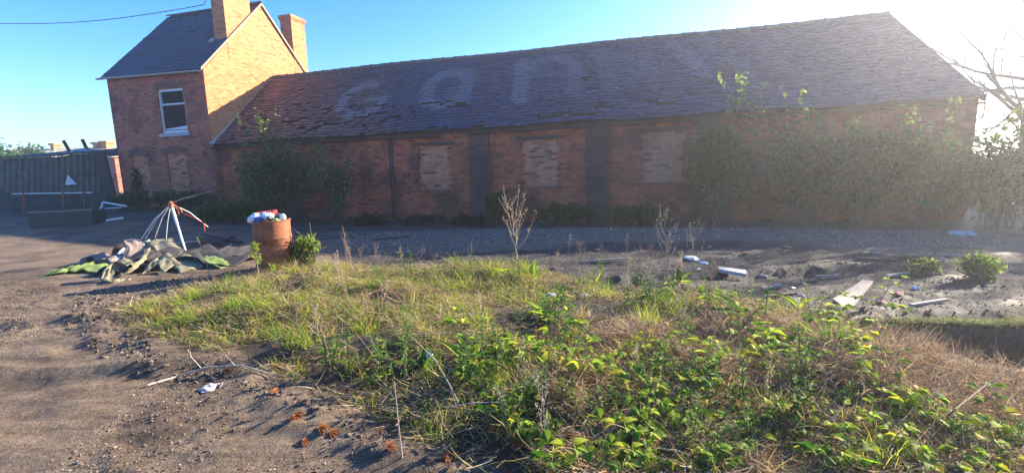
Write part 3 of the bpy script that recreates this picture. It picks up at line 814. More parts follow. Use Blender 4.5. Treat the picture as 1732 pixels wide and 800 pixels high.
GBW = 'rough bushes against the walls'
GRYG = [(.08, .125, .045), (.12, .17, .06), (.06, .09, .035), (.16, .19, .08), (.2, .2, .11)]
bush_thing('ivy_bush', 'large dark ivy bush climbing to the eave at the left of the barn', 470, 368, 16.0, (1.65, .6, 1.55), 11000, 11, GRYG+DKG[1:], group=GBW, up=9, lobes=13)
bush_thing('ivy_bush', 'straggly thin leaved bush on the brick right of the large ivy', 570, 370, 15.7, (.75, .4, 1.35), 2600, 12, GRYG, group=GBW, lobes=5, up=5)
bush_thing('bush', 'low dark bush at the foot of the house under its bricked up window', 300, 372, 17.2, (1.5, .5, .42), 3000, 13, DKG+GRN[:1], group=GBW)
bush_thing('bush', 'low bramble clump left of the house corner beside the white broken frame', 215, 372, 16.8, (1.0, .5, .40), 1800, 14, DKG, group=GBW)
bush_thing('bush', 'low green bramble clump between house bush and rusty drum', 385, 385, 15.2, (1.3, .5, .38), 2800, 15, DKG+GRN[:2], group=GBW)
bush_thing('ivy', 'narrow dark ivy growing up the blackened pier between two windows', 240, 350, 17.9, (.32, .12, .95), 700, 16, [(.035, .04, .025), (.05, .05, .03)], group=GBW, lobes=5)
bush_thing('bush', 'small leafy clump at the wall foot behind the tall dead weed', 838, 372, 14.4, (.42, .3, .62), 1000, 17, DKG+GRN[:1], group=GBW)
bush_thing('bush', 'low dark bush along the wall below the second window', 960, 378, 13.9, (1.1, .4, .38), 2600, 18, DKG, group=GBW)
bush_thing('bush', 'low dark bush at the foot of the broad black pier', 1075, 378, 13.2, (1.0, .4, .34), 2200, 19, DKG, group=GBW)
bush_thing('bush', 'tall pale bush reaching onto the roof at the left of the hedge', 1225, 382, 12.6, (1.05, .6, 1.65), 9000, 20, GRYG+DKG[2:], group=GBW, up=7)
bush_thing('bush', 'rounded green bush right of the tall pale bush', 1350, 386, 12.2, (1.4, .6, 1.45), 10000, 21, DKG+GRYG, group=GBW, up=4)
bush_thing('bush', 'broad grey green bush below the right half of the eave', 1460, 390, 11.7, (1.4, .6, 1.45), 10000, 22, GRYG+DKG, group=GBW, up=2)
bush_thing('bush', 'bright leaved bush near the right end of the barn', 1575, 396, 11.2, (1.35, .65, 1.3), 8000, 23, GRYG+GRN[:2], group=GBW, up=3)
bush_thing('bush', 'big bush hiding the right corner of the barn', 1690, 404, 10.9, (1.3, .7, 1.2), 7000, 24, GRYG+DKG, group=GBW, up=3)
for i, (px, lab, w_) in enumerate([(620, 'dark scrub at the foot of the downpipe', .7), (720, 'sparse dark scrub below the first bricked up window', .8), (790, 'dark nettles at the foot of the second pier', .6)]):
    bush_thing('scrub', lab, px, 376, 15.3-.35*i, (w_, .3, .2), 900, 30+i, [(.035, .045, .022), (.05, .06, .03), (.06, .045, .03)], group=GBW, cat='scrub')
bush_thing('bush', 'glare veiled bush right of the barn corner at the edge of the view', 1790, 410, 10.6, (1.5, .8, .9), 5000, 26, GRYG+DKG, group=GBW, up=2)
bush_thing('bush', 'pale leafy clump on the black earth at the far right', 1655, 492, 6.1, (.42, .3, .2), 1100, 40, YLG+GRYG+GRN, (.03, .07), cat='bush')
bush_thing('bush', 'small pale clump left of the one at the far right', 1565, 478, 6.5, (.22, .2, .14), 420, 41, YLG+GRYG, (.03, .06), cat='bush')
# bush beside the drum
bush_thing('bramble_bush', 'yellow green bramble bush growing beside the rusty drum', 522, 455, 7.7, (.33, .25, .36), 1100, 50, GRN+YLG, (.04, .085), leaf=LEAFN, cat='bush')

# unseen evergreens added right of the frame, sized to shade black earth and pit
r = np.random.default_rng(77)
for i, (x, y, h) in enumerate([(26.6, 22.6, 12.3), (28.3, 21.3, 12.6), (29.9, 20.1, 12.8), (31.6, 19.3, 12.9), (33.5, 18.7, 13.0), (35.6, 18.1, 13.0), (37.8, 17.4, 13.2)]):
    t = thing('added_shade_tree', ['first', 'second', 'third', 'fourth', 'fifth', 'sixth', 'seventh'][i]+' tall unseen evergreen added for shade counting away from the right end of the barn', 'tree', (x, y, 0), 'unseen evergreens added for shade beyond the barn')
    a = Acc(); st = Acc(); bush(a, None, (x, y, h*.5), (1.7, 1.4, h*.5), 9000, r, LEAF3, (.2, .36), DKG, 14)
    st.tube([(x, y, -.2), (x+.1, y, h*.4), (x, y, h*.85)], [.2, .14, .04], 8, (.12, .09, .07))
    part('crown', a, M['leaf'], t); part('trunk', st, M['stem'], t)

def bare_tree(name, label, loc, h, seed, lean=(0, 0), levels=4, thick=.16):
    r = np.random.default_rng(seed); a = Acc(); tw = Acc()
    def br(p, dr, ln, rad, lev):
        q = [p]; k = 5; dd = dr/np.linalg.norm(dr)
        for i in range(k):
            dd = dd+r.normal(0, .13, 3)+np.array([0, 0, .03]); dd /= np.linalg.norm(dd); q.append(q[-1]+dd*ln/k)
        (a if lev < 2 else tw).tube(q, np.linspace(rad, rad*.45, k+1), 6 if lev < 2 else 3, (.14, .11, .095), cap=lev < 2)
        if lev >= levels: return
        for i in range(r.integers(4, 7)):
            s_ = r.uniform(.3, 1); j = min(k-1, int(s_*k)); b = q[j]+(q[j+1]-q[j])*(s_*k-j); v = dd+r.normal(0, .75, 3); br(b, v, ln*r.uniform(.45, .7), max(.006, rad*.45), lev+1)
    br(np.array(loc, float)-[0, 0, .2], np.array([lean[0], lean[1], 1.]), h*.5, thick, 0)
    t = thing(name, label, 'tree', loc); part('trunk', a, M['stem'], t); part('twigs', tw, M['stem'], t); return t
bare_tree('bare_tree', 'bare winter tree right of the barn with branches over the yard', (14.2, 12.0, 0.), 9., 8, (-.1, .0), 2, .15)
g = at_depth(1725, 350, 17.0); bare_tree('bare_tree', 'bare winter tree with fine twigs behind the right end of the barn', (float(g[0]), 17.0, 0.), 10.5, 5, (-.12, 0))

# ================================================================== far left: shed, fence, houses
g0_ = np.array([*G(-60, 352)[:2], 0]); 
SY = 19.3
def sp(px, py, off=0): return at_depth(px, py, SY+off)
shed = thing('lean_to_shed', 'dilapidated grey sheeted shed with arched top left of the house', 'shed', tuple(float(v) for v in (*sp(110, 360)[:2], .3)))
a = Acc()
def shtop(px):
    return np.interp(px, [-60, 20, 97, 120, 140, 160, 182], [275, 268, 266, 262, 260, 263, 268])
def sheet_panel(acc, px0, px1, ytop, ybot, off, amp=.03, k=2.5, th=.02):
    xs = np.linspace(px0, px1, int((px1-px0)*.9)); P0 = []; P1 = []
    for x in xs:
        yt = ytop(x) if callable(ytop) else ytop; yb = ybot(x) if callable(ybot) else ybot
        o = off+amp*math.sin(x*k); P0.append(sp(x, yb, 0)+[0, o, 0]); P1.append(sp(x, yt, 0)+[0, o, 0])
    n_ = len(xs); V = P0+P1+[p+[0, th, 0] for p in P0]+[p+[0, th, 0] for p in P1]; F = []
    for i in range(n_-1): F += [(i, i+1, n_+i+1, n_+i), (2*n_+i, 3*n_+i, 3*n_+i+1, 2*n_+i+1), (n_+i, n_+i+1, 3*n_+i+1, 3*n_+i)]
    acc.add(V, F)
sheet_panel(a, -40, 175, shtop, 325, 0); part('upper_sheeting', a, M['sheet_grey'], shed)
a = Acc(); sheet_panel(a, -40, 180, 323, 372, .06, .015, 1.1); part('lower_sheeting', a, M['sheet_dark'], shed)
a = Acc()
for i in range(14):   # curved roof going back
    x0, x1 = -40+i*15.7, -40+(i+1)*15.7
    p0, p1 = sp(x0, shtop(x0)-1), sp(x1, shtop(x1)-1); a.hexa([p0-[0, .15, 0], p1-[0, .15, 0], p1+[0, 3, .35], p0+[0, 3, .35]], [p0+[0, -.15, .05], p1+[0, -.15, .05], p1+[0, 3, .4], p0+[0, 3, .4]])
part('roof', a, M['sheet_dark'], shed)
a = Acc(); r = np.random.default_rng(3)
m_ = 22; xs = np.linspace(98, 168, m_); V = []
for i, x in enumerate(xs):
    for j in range(4):
        V.append(sp(x, shtop(x)-2-6*math.sin(PI*i/(m_-1))*(1 if j in (1, 2) else .3)+r.normal(0, 1.3), .15+j*.5))
V = np.array(V); F = [(i*4+j, i*4+4+j, i*4+5+j, i*4+j+1) for i in range(m_-1) for j in range(3)]
a.add(V, F); a.add(V-[0, 0, .02], [f[::-1] for f in F]); single('crumpled_tarpaulin', a, M['tarp_blue'], 'crumpled pale blue sheet lying on the shed roof', 'tarpaulin', tuple(map(float, V[0])))
a = Acc(); p, q = sp(168, 256, -.3), sp(192, 352, -.1); ax = (q-p)/np.linalg.norm(q-p)
s_ = np.cross(ax, [0, 1, 0]); a.box((p+q)/2, (np.linalg.norm(q-p), .42, .12), (ax, s_, np.array([0, 1., 0])))
single('leaning_board', a, M['wood_dark'], 'dark wide board leaning between the shed and the house corner', 'board', tuple(map(float, q)))
a = Acc(); p, q = sp(180, 262, -.1), sp(189, 300, -.1); a.tube([p, q], .04, 5); single('lath', a, M['white_paint'], 'thin pale lath beside the dark leaning board', 'lath', tuple(map(float, q)))
for (x0, y0, x1, y1, lab) in ((107, 238, 121, 253, 'left tilted charred timber sticking up above the shed'), (139, 236, 151, 252, 'right tilted charred timber sticking up above the shed')):
    a = Acc(); p, q = sp(x0, y0, 1.0), sp(x1, y1+9, 1.2); a.tube([p, q], .085, 4); single('charred_timber', a, M['wood_dark'], lab, 'timber', tuple(map(float, q)), 'timbers above the shed')
# triangular warning plate on the shed
a = Acc(); p0, p1, p2 = sp(114, 296, -.15), sp(130, 312, -.15), sp(110, 313, -.15); a.hexa([p0, p1, p2], [v+[0, .02, 0] for v in (p0, p1, p2)])
sg = single('triangular_sign', a, M['white_paint'], 'small white triangular plate on the shed wall', 'sign', tuple(map(float, p2)))
a = Acc(); c_ = p0*.4+p1*.3+p2*.3-[0, .006, 0]; a.box(c_, (.12, .004, .05)); a.box(c_+[0, 0, .05], (.03, .004, .07))
part('faded_print', a, M['sheet_dark'], sg)
# far houses
def far_house(px0, px1, yr, ye, Yd, label, chim=()):
    p0, p1 = at_depth(px0, yr, Yd+4), at_depth(px1, yr, Yd+4); e0, e1 = at_depth(px0-4, ye, Yd), at_depth(px1+3, ye, Yd)
    t = thing('terraced_house', label, 'house', tuple(map(float, (e0[0], Yd, 0))), 'distant houses beyond the shed')
    rf = Acc(); rf.hexa([e0, e1, e1+[0, 8, 0], e0+[0, 8, 0]], [p0, p1, p1+[0, .05, 0], p0+[0, .05, 0]])
    part('roof', rf, M['paving_brick'], t)
    wl_ = Acc(); cx = (e0+e1)/2; w_ = e1[0]-e0[0]-.4; wl_.box((cx[0], Yd+4, (e0[2]-1)/2), (w_, 7, e0[2]+1)); part('wall', wl_, M['brick_house'], t, uv='box')
    for (cx_, cw, ct) in chim:
        c_ = Acc(); a0 = at_depth(cx_, ct, Yd+3.8); a1 = at_depth(cx_+cw, yr+6, Yd+3.8); c_.box(((a0[0]+a1[0])/2, Yd+4, (a0[2]+a1[2])/2), (a1[0]-a0[0], .9, a0[2]-a1[2]))
        c_.box(((a0[0]+a1[0])/2, Yd+4, a0[2]-.1), (a1[0]-a0[0]+.25, 1.1, .2)); part('chimney', c_, M['brick_gable'], t, uv='box')
far_house(96, 186, 250, 266, 42, 'distant pale roofed house with two brick chimneys beyond the shed', ((160, 9, 241), (173, 12, 239)))
far_house(20, 92, 252, 268, 48, 'distant pale roofed house at the far left edge', ((88, 8, 243),))
for i, (px, lab) in enumerate(((-5, 'distant bushy tree at the left edge of the view'), (40, 'distant bushy tree behind the left hand roof'))):
    r = np.random.default_rng(90+i); g = at_depth(px, 300, 36+6*i); x, y = g[0], g[1]; t = thing('distant_tree', lab, 'tree', (float(x), float(y), 0.)); a = Acc(); st = Acc()
    bush(a, None, (x, y, 2.6), (2.4, 2, 2.1), 3000, r, LEAF3, (.25, .4), DKG, 8); st.tube([(x, y, -.3), (x, y, 2.5)], [.2, .1], 7, (.1, .08, .06)); part('crown', a, M['leaf'], t); part('trunk', st, M['stem'], t)

# metal gate and trough
def P3(px, py, Yd): return at_depth(px, py, Yd)
gate = thing('metal_gate', 'rusty metal gate with four thin rails in front of the shed', 'gate', tuple(map(float, P3(120, 372, 17.2))))
for px in (40, 107, 143):
    a = Acc(); a.tube([P3(px, 324, 17.2), P3(px+2, 374, 17.2)], .045, 6); part('post', a, M['rust'], gate)
for y in (326, 336, 347, 358):
    a = Acc(); a.tube([P3(20, y+2, 17.2), P3(155 if y < 330 else 146, y, 17.2)], .022, 5); part('rail', a, M['white_metal'] if y == 326 else M['black_iron'], gate)
tr = thing('feed_trough', 'long dark trough with pinkish rim on the track edge at the left', 'trough', tuple(map(float, GP(110, 386))))
b0 = GP(52, 388); b1 = GP(160, 386); ex = (b1-b0)/np.linalg.norm(b1-b0); ey = np.array([-ex[1], ex[0], 0]); ln = np.linalg.norm(b1-b0)
a = Acc(); hh = .42
for (c_, s_) in (((0, 0), (ln, .04)), ((0, .7), (ln, .04))): a.box((b0+b1)/2+ey*c_[1]+K*(hh/2), (ln, .04, hh), (ex, ey, K))
for t_ in (-.5, .5): a.box((b0+b1)/2+ex*ln*t_+ey*.35+K*(hh/2-.01), (.04, .7, hh-.02), (ex, ey, K))
a.box((b0+b1)/2+ey*.35+K*.06, (ln-.05, .66, .04), (ex, ey, K)); part('tub', a, M['black_iron'], tr)
a = Acc(); a.tube([b0+K*(hh+.03), (b0+b1)/2+K*(hh+.01), b1+K*(hh+.03)], .03, 6); part('rim', a, M['carpet_pink'], tr)
# broken white frame
fr = thing('metal_stand', 'broken white tubular stand standing at the left foot of the house', 'stand', tuple(map(float, P3(170, 374, 15.8))))
for (x0, y0, x1, y1, rr_) in ((163, 373, 174, 342, .03), (174, 342, 214, 349, .03), (158, 362, 174, 349, .018), (177, 353, 205, 351, .018)):
    a = Acc(); a.tube([P3(x0, y0, 15.8), P3(x1, y1, 15.6)], rr_, 6); part('tube', a, M['white_metal'], fr)
p, q = GP(146, 384), GP(200, 377); a = Acc(); a.hexa([p+[0, -.06, 0], q+[0, -.06, 0], q+[0, .22, 0], p+[0, .22, 0]], [p+[0, -.06, .05], q+[0, -.06, .07], q+[0, .22, .07], p+[0, .22, .05]])
single('white_board', a, M['white_paint'], 'long flat white board lying on the track edge by the trough', 'board', tuple(map(float, p)))

# ================================================================== collapsed parasol
hub = None; ft = GP(317, 436); Yp = ft[1]
par = thing('broken_parasol', 'bare broken parasol frame leaning among discarded carpet', 'parasol', tuple(map(float, ft)))
hub = at_depth(289, 345, Yp+.1)
a = Acc(); a.tube([ft, ft+(hub-ft)*.66], .022, 8); a.tube([ft+(hub-ft)*.62, hub], .028, 8); part('pole', a, M['white_metal'], par)
a = Acc(); a.tube([hub-K*.10, hub-K*.03, hub+K*.02, hub+K*.05], [.03, .05, .045, .02], 8); part('hub', a, M['orange_cord'], par)
ends = [(238, 406, 0.1), (246, 404, .3), (262, 402, .6), (280, 414, .4), (352, 384, .5)]
for (x, y, o) in ends:
    e = at_depth(x, y, Yp+o); a = Acc(); m_ = (hub+e)/2+K*.05+np.array([0, 0, .02]); a.tube([hub, m_, e], [.009, .008, .007], 4); part('rib', a, M['white_metal'], par)
for pts in ([(289, 345), (310, 335), (332, 330), (361, 323)], [(292, 342), (312, 336), (330, 332)]):
    a = Acc(); a.tube([at_depth(x, y, Yp+.2) for x, y in pts], .007, 4); part('rib', a, M['wood_grey'], par)
for j, pts in enumerate(([(292, 350), (300, 353), (303, 362), (298, 368)], [(294, 346), (304, 352), (309, 360)], [(312, 362), (328, 368), (345, 378), (347, 392)])):
    a = Acc(); a.tube([at_depth(x, y, Yp+.05) for x, y in pts], .010, 4); part('cord', a, M['orange_cord' if j < 2 else 'red_cord'], par)

# ================================================================== carpet heap
def sheet(acc, path, ex, th=.02, seed=0, rough=.03, m=10, taper=None):
    """path: list of 3D points of one edge profile; ex: vector of extrusion; wrinkled solid sheet"""
    path = np.array(path, float)
    t = np.linspace(0, 1, len(path)); tt = np.linspace(0, 1, 28)
    P_ = np.stack([np.interp(tt, t, path[:, i]) for i in range(3)], 1)
    for _ in range(2): P_[1:-1] = (P_[:-2]+2*P_[1:-1]+P_[2:])/4
    ex = np.array(ex, float); r = np.random.default_rng(seed); V = []
    ph = r.uniform(0, 9)
    for i, p in enumerate(P_):
        for j in range(m):
            s_ = j/(m-1)*(taper(i/27) if taper else 1)
            nz = rough*fbm(np.array([i*.35+ph]), np.array([j*.5+ph]), seed, 2)[0]
            V.append(p+ex*s_+np.array([nz*.6, nz*.4, nz*1.2]))
    V = np.array(V); n_ = len(P_)
    G_ = V.reshape(n_, m, 3); du = np.gradient(G_, axis=0); dv = np.gradient(G_, axis=1); nn_ = np.cross(du, dv); nn_ /= np.linalg.norm(nn_, axis=2)[..., None]+1e-9
    V2 = (G_-nn_*th).reshape(-1, 3); k = n_*m; F = []
    for i in range(n_-1):
        for j in range(m-1):
            a_ = i*m+j; F += [(a_, a_+1, a_+m+1, a_+m), (k+a_, k+a_+m, k+a_+m+1, k+a_+1)]
    for i in range(n_-1):
        for j in (0, m-1): a_ = i*m+j; F.append((a_, a_+m, k+a_+m, k+a_))
    for j in range(m-1):
        for i in (0, n_-1): a_ = i*m+j; F.append((a_, a_+1, k+a_+1, k+a_))
    acc.add(np.concatenate([V, V2]), F)
GC = 'discarded carpet and turf heap'
def cp(px, py, h=0.): 
    g_ = GP(px, py); return g_+np.array([0, 0, h])
def carpet(name, label, mat, path, ex, cat='carpet', **k):
    a = Acc(); sheet(a, path, ex, **k); return single(name, a, mat, label, cat, tuple(map(float, path[0])), GC, smooth=True)
carpet('dark_carpet', 'big dark folded carpet lying across the middle of the heap', M['carpet_dark'],
       [cp(150, 470), cp(175, 462, .12), cp(200, 468, .05), cp(235, 455, .22), cp(270, 458, .10), cp(300, 450, .2), cp(345, 455, .07), cp(400, 450, .02)], (.1, .75, .06), seed=2, rough=.09, m=14)
carpet('dark_carpet', 'flat dark underlay spreading towards the rusty drum', M['carpet_dark'],
       [cp(330, 452, .02), cp(360, 440, .12), cp(390, 436, .05), cp(425, 430, .03)], (-.1, .9, .04), seed=3, rough=.1)
carpet('rolled_carpet', 'pink grey carpet end curled upright at the top of the heap', M['carpet_pink'],
       [cp(188, 446, .02), cp(190, 440, .15), cp(200, 442, .36), cp(213, 444, .40), cp(216, 446, .28), cp(206, 448, .06)], (.16, .25, .02), seed=4, rough=.04, th=.025)
carpet('rolled_carpet', 'brown rolled carpet edge on the left of the heap', M['carpet_pink'],
       [cp(130, 452, .02), cp(142, 446, .12), cp(156, 448, .16), cp(170, 450, .11), cp(184, 450, .15), cp(190, 454, .02)], (.03, .35, .02), seed=5, rough=.05)
carpet('carpet_strip', 'curled pale backed carpet strip at the near left of the heap', M['carpet_back'],
       [cp(218, 470, .20), cp(196, 470, .24), cp(180, 474, .17), cp(172, 478, .05), cp(185, 480, .01), cp(205, 476, .03)], (.05, .14, .01), seed=6, rough=.05, th=.03)
carpet('turf_offcut', 'green turf offcut lying flat at the left edge of the heap', M['turf'],
       [cp(60, 470, .02), cp(96, 466, .05), cp(120, 463, .08), cp(150, 462, .05), cp(172, 466, .02)], (.02, .45, .03), seed=7, rough=.06, cat='turf')
carpet('turf_offcut', 'beige and green turf strip slanting down in the middle of the heap', M['carpet_back'],
       [cp(243, 436, .32), cp(258, 440, .33), cp(275, 450, .2), cp(292, 458, .08), cp(302, 462, .01)], (.24, .32, .03), seed=8, rough=.04, cat='turf', th=.025)
carpet('turf_offcut', 'small green turf hump right of the parasol pole', M['turf'],
       [cp(305, 455, .01), cp(325, 450, .10), cp(340, 450, .14), cp(352, 452, .08), cp(372, 455, .01)], (.05, .35, .01), seed=9, rough=.03, cat='turf')
carpet('turf_offcut', 'square pale turf patch folded under the slanting strip', M['carpet_back'],
       [cp(242, 466, .02), cp(252, 460, .13), cp(266, 460, .15), cp(276, 464, .03)], (.06, .22, .10), seed=10, rough=.03, cat='turf')
carpet('carpet_strip', 'pale edged carpet fold running up the centre of the heap', M['carpet_back'],
       [cp(204, 470, .04), cp(222, 466, .10), cp(240, 460, .2), cp(252, 452, .30)], (.02, .06, .01), seed=11, rough=.03, th=.03)
a = Acc(); sheet(a, [cp(190, 450, .1), cp(205, 440, .20), cp(222, 436, .26), cp(245, 432, .22)], (.10, .35, .03), seed=12, rough=.03, th=.006)
single('white_sheet', a, M['litter_white'], 'bluish white plastic sheet lying in the carpet heap', 'sheet', tuple(map(float, cp(205, 440))), smooth=True)
a = Acc(); sheet(a, [cp(234, 428, .14), cp(242, 424, .22), cp(252, 425, .2), cp(268, 428, .1)], (.03, .2, -.02), seed=13, rough=.05, th=.01)
single('cloth', a, M['litter_white'], 'pale crumpled cloth on the far ends of the parasol ribs', 'cloth', tuple(map(float, cp(240, 425))), smooth=True)
# charred timber lying right of the parasol
r = np.random.default_rng(14)
for i, (x0, y0, x1, y1, lab) in enumerate(((345, 402, 408, 412, 'topmost charred lath behind the carpet heap'), (340, 410, 420, 424, 'middle charred lath behind the carpet heap'), (360, 418, 395, 402, 'short charred lath crossing the others'), (330, 420, 400, 428, 'nearest charred lath behind the carpet heap'), (268, 418, 345, 410, 'pale grey lath lying behind the carpet heap'))):
    a = Acc(); p, q = cp(x0, y0, .08), cp(x1, y1, .03); ax = (q-p); ln = np.linalg.norm(ax); ax /= ln; sd_ = np.cross(K, ax); sd_ /= np.linalg.norm(sd_)
    a.box((p+q)/2, (ln, .09, .04), (ax, sd_, np.cross(ax, sd_))); single('charred_lath', a, M['charred'] if i < 4 else M['wood_grey'], lab, 'timber', tuple(map(float, p)), 'charred laths')

# ================================================================== oil drum with rubbish
g = GP(467, 458); DR_ = .285; DH = .86
drum = thing('oil_drum', 'rusty oil drum standing open and filled with rubbish', 'drum', tuple(map(float, g)))
prof = [(DR_-.03, .0), (DR_+.008, .0), (DR_+.008, .02), (DR_, .03)]
for z in np.linspace(.05, DH-.04, 34):
    b_ = sum(.014*math.exp(-((z-c_)/.014)**2) for c_ in (.30, .57)); prof.append((DR_+b_, z))
prof += [(DR_, DH-.02), (DR_-.006, DH-.01), (DR_-.012, DH-.02), (DR_-.012, .45), (0.01, .45)]
def dent(V):
    th_ = np.arctan2(V[:, 1], V[:, 0]); k_ = 1-.07*np.exp(-((th_+1.0)/.35)**2)*np.exp(-((V[:, 2]-.42)/.1)**2)-.03*np.sin(3*th_+2)*(V[:, 2]/DH)**3
    V = V.copy(); V[:, 0] *= k_; V[:, 1] *= k_; return V
a = Acc(); a.lathe(g, prof, 48, f=dent); part('body', a, M['rust'], drum, smooth=True)
a = Acc(); th_ = np.linspace(0, 2*PI, 41); a.tube([g+np.array([math.cos(t)*(DR_-.0)*(1-.03*math.sin(3*t+2)), math.sin(t)*DR_*(1-.03*math.sin(3*t+2)), DH-.008]) for t in th_], .012, 6, cap=False); part('rim', a, M['rust'], drum, smooth=True)
def crumple(c, sz, seed, amp=.25, sub=3, rz=0):
    bm = bmesh.new(); bmesh.ops.create_icosphere(bm, subdivisions=sub, radius=1)
    r = np.random.default_rng(seed); V = np.array([v.co[:] for v in bm.verts]); F = [tuple(v.index for v in f.verts) for f in bm.faces]; bm.free()
    ph = r.uniform(0, 50); k = 1+amp*fbm(V[:, 0]*2.2+ph, V[:, 1]*2.2+V[:, 2]*1.7+ph, seed, 3)+amp*.5*r.normal(0, .5, len(V))
    V = V*k[:, None]*np.array(sz)/2; c_, s_ = math.cos(rz), math.sin(rz); V = V @ np.array([[c_, s_, 0], [-s_, c_, 0], [0, 0, 1]])
    return V+np.array(c), F
T_ = g+K*(DH-.03)
GR = 'rubbish heaped on the drum'
def trash(name, label, mat, c, sz, seed, cat, amp=.25, **k):
    V, F = crumple(c, sz, seed, amp, **k); a = Acc(); a.add(V, F); return single(name, a, mat, label, cat, tuple(map(float, np.asarray(c)-[0, 0, sz[2]/2])), GR)
trash('plastic_bag', 'crumpled white plastic bag hanging over the left rim of the drum', M['litter_white'], T_+[-.17, -.12, .06], (.26, .24, .18), 1, 'bag')
trash('food_packet', 'crumpled dark blue packet in front of the white bag on the drum', M['litter_dblue'], T_+[-.10, -.21, .06], (.15, .07, .10), 2, 'packet', .35)
trash('paper_wrap', 'white torn paper in the middle of the drum rubbish', M['litter_white'], T_+[.02, -.12, .09], (.18, .16, .15), 3, 'paper', .35)
trash('food_packet', 'yellow green packet near the right rim of the drum', M['litter_green'], T_+[.13, -.12, .02], (.16, .14, .10), 4, 'packet', .3)
trash('paper_cup', 'round white cup at the right rim of the drum', M['litter_white'], T_+[.22, -.04, .07], (.1, .1, .12), 5, 'cup', .06)
trash('plastic_bag', 'small dark bag on the drum behind the torn paper', M['black_iron'], T_+[.08, .02, .05], (.24, .24, .15), 6, 'bag')
a = Acc(); rx = (np.array([math.cos(.2), math.sin(.2), .10])); rx /= np.linalg.norm(rx); ry = np.cross(K, rx); ry /= np.linalg.norm(ry); a.box(T_+[-.08, .02, .13], (.30, .2, .08), (rx, ry, np.cross(rx, ry)))
bx_ = single('card_box', a, M['litter_red'], 'flat red cardboard box on top of the drum rubbish', 'box', tuple(map(float, T_+[-.08, .02, .09])), GR)
a = Acc(); a.box(T_+[-.13, .0, .173], (.1, .11, .004), (rx, ry, np.cross(rx, ry))); part('white_panel', a, M['litter_white'], bx_)
a = Acc(); a.lathe(T_+[.10, -.20, .07], [(.001, -.05), (.035, -.045), (.035, .05), (.015, .07), (.014, .09), (.001, .09)], 14, f=lambda V: V @ np.array([[1, 0, 0], [0, .3, .95], [0, -.95, .3]]))
single('drinks_can', a, M['black_iron'], 'dark can lying in the rubbish at the front of the drum', 'can', tuple(map(float, T_+[.10, -.20, .03])), GR, smooth=True)

# ================================================================== retaining wall of the pit
p, q = G(1425, 547), G(1790, 556); ex = (q-p)/np.linalg.norm(q-p); ey = np.array([-ex[1], ex[0], 0]); ln = np.linalg.norm(q-p)
zt = .03; a = Acc(); a.box((p+q)/2+ey*.06+K*(zt-.35), (ln, .14, .7), (ex, ey, K))
single('retaining_wall', a, M['concrete_dark'], 'low smooth dark wall edging the pit at the right', 'wall', tuple(map(float, p)))

# ================================================================== litter and boards on the earth
def slab(name, label, mat, corners, th, cat, lift=0., tilt=0., group=None, uvb=None):
    P_ = [cp(x, y) for x, y in corners]; zz = float(np.mean([p_[2] for p_ in P_]))+lift+.01; P_ = [np.array([p_[0], p_[1], zz]) for p_ in P_]; a = Acc(); a.hexa(P_, [p_+K*th for p_ in P_]); return single(name, a, mat, label, cat, tuple(map(float, P_[0])), group)
slab('concrete_block', 'pale oblong block lying on the black earth', M['concrete'], [(1214, 471), (1262, 476), (1261, 467), (1216, 462)], .05, 'block', .035)
slab('plank', 'weathered plank pointing at the pit corner', M['wood_grey'], [(1408, 516), (1436, 524), (1476, 487), (1458, 485)], .035, 'plank', .02, .012)
slab('plank', 'short grey plank running down to the pit edge', M['wood_grey'], [(1418, 520), (1440, 547), (1458, 546), (1436, 516)], .03, 'plank', .0, .008)
r = np.random.default_rng(21)
for i, (x, y, w_, h_, mat, nm, lab, cat) in enumerate([
    (932, 506, .15, .09, 'litter_blue', 'plastic_bag', 'pale blue crumpled bag on the rough grass', 'bag'),
    (1170, 438, .28, .07, 'litter_white', 'polythene', 'white crumpled polythene on the black earth', 'polythene'),
    (1190, 446, .16, .04, 'litter_white', 'polythene', 'small white scrap right of the crumpled polythene', 'polythene'),
    (1182, 463, .10, .04, 'litter_white', 'paper_scrap', 'white paper scrap left of the oblong block', 'paper'),
    (1128, 494, .16, .08, 'litter_yellow', 'plastic_packet', 'orange yellow packet in the grass', 'packet'),
    (990, 503, .12, .05, 'litter_white', 'paper_scrap', 'white paper scrap right of the pale blue bag', 'paper'),
    (1340, 488, .08, .03, 'litter_white', 'paper_scrap', 'white scrap near the leafy clump on the earth', 'paper'),
    (1548, 486, .07, .05, 'litter_white', 'paper_scrap', 'white scrap below the small pale clump', 'paper'),
    (1625, 398, .5, .12, 'tarp_blue', 'folded_sheet', 'pale blue folded sheet on the ground at the right by the hedge', 'sheet'),
    (1240, 513, .12, .03, 'litter_white', 'paper_scrap', 'white scrap at the shaded edge of the grass', 'paper'),
    (355, 659, .16, .05, 'cloth', 'rag', 'dirty white rag lying on the mud by the long branch', 'rag')]):
    c = cp(x, y, h_*.35); V, F = crumple(c, (w_, w_*.7, h_), 60+i, .4, rz=r.uniform(0, 3)); a = Acc(); a.add(V, F); single(nm, a, M[mat], lab, cat, tuple(map(float, c-[0, 0, h_*.35])))
for i, (x, y, w_, lab) in enumerate(((727, 618, .07, 'dull white plastic cup in the grass'),)):
    c = cp(x, y, .06); a = Acc(); V, F = crumple(c, (.06, .05, .09), 99, .3); a.add(V, F); single('plastic_cup', a, M['litter_white'], lab, 'cup', tuple(map(float, c)))

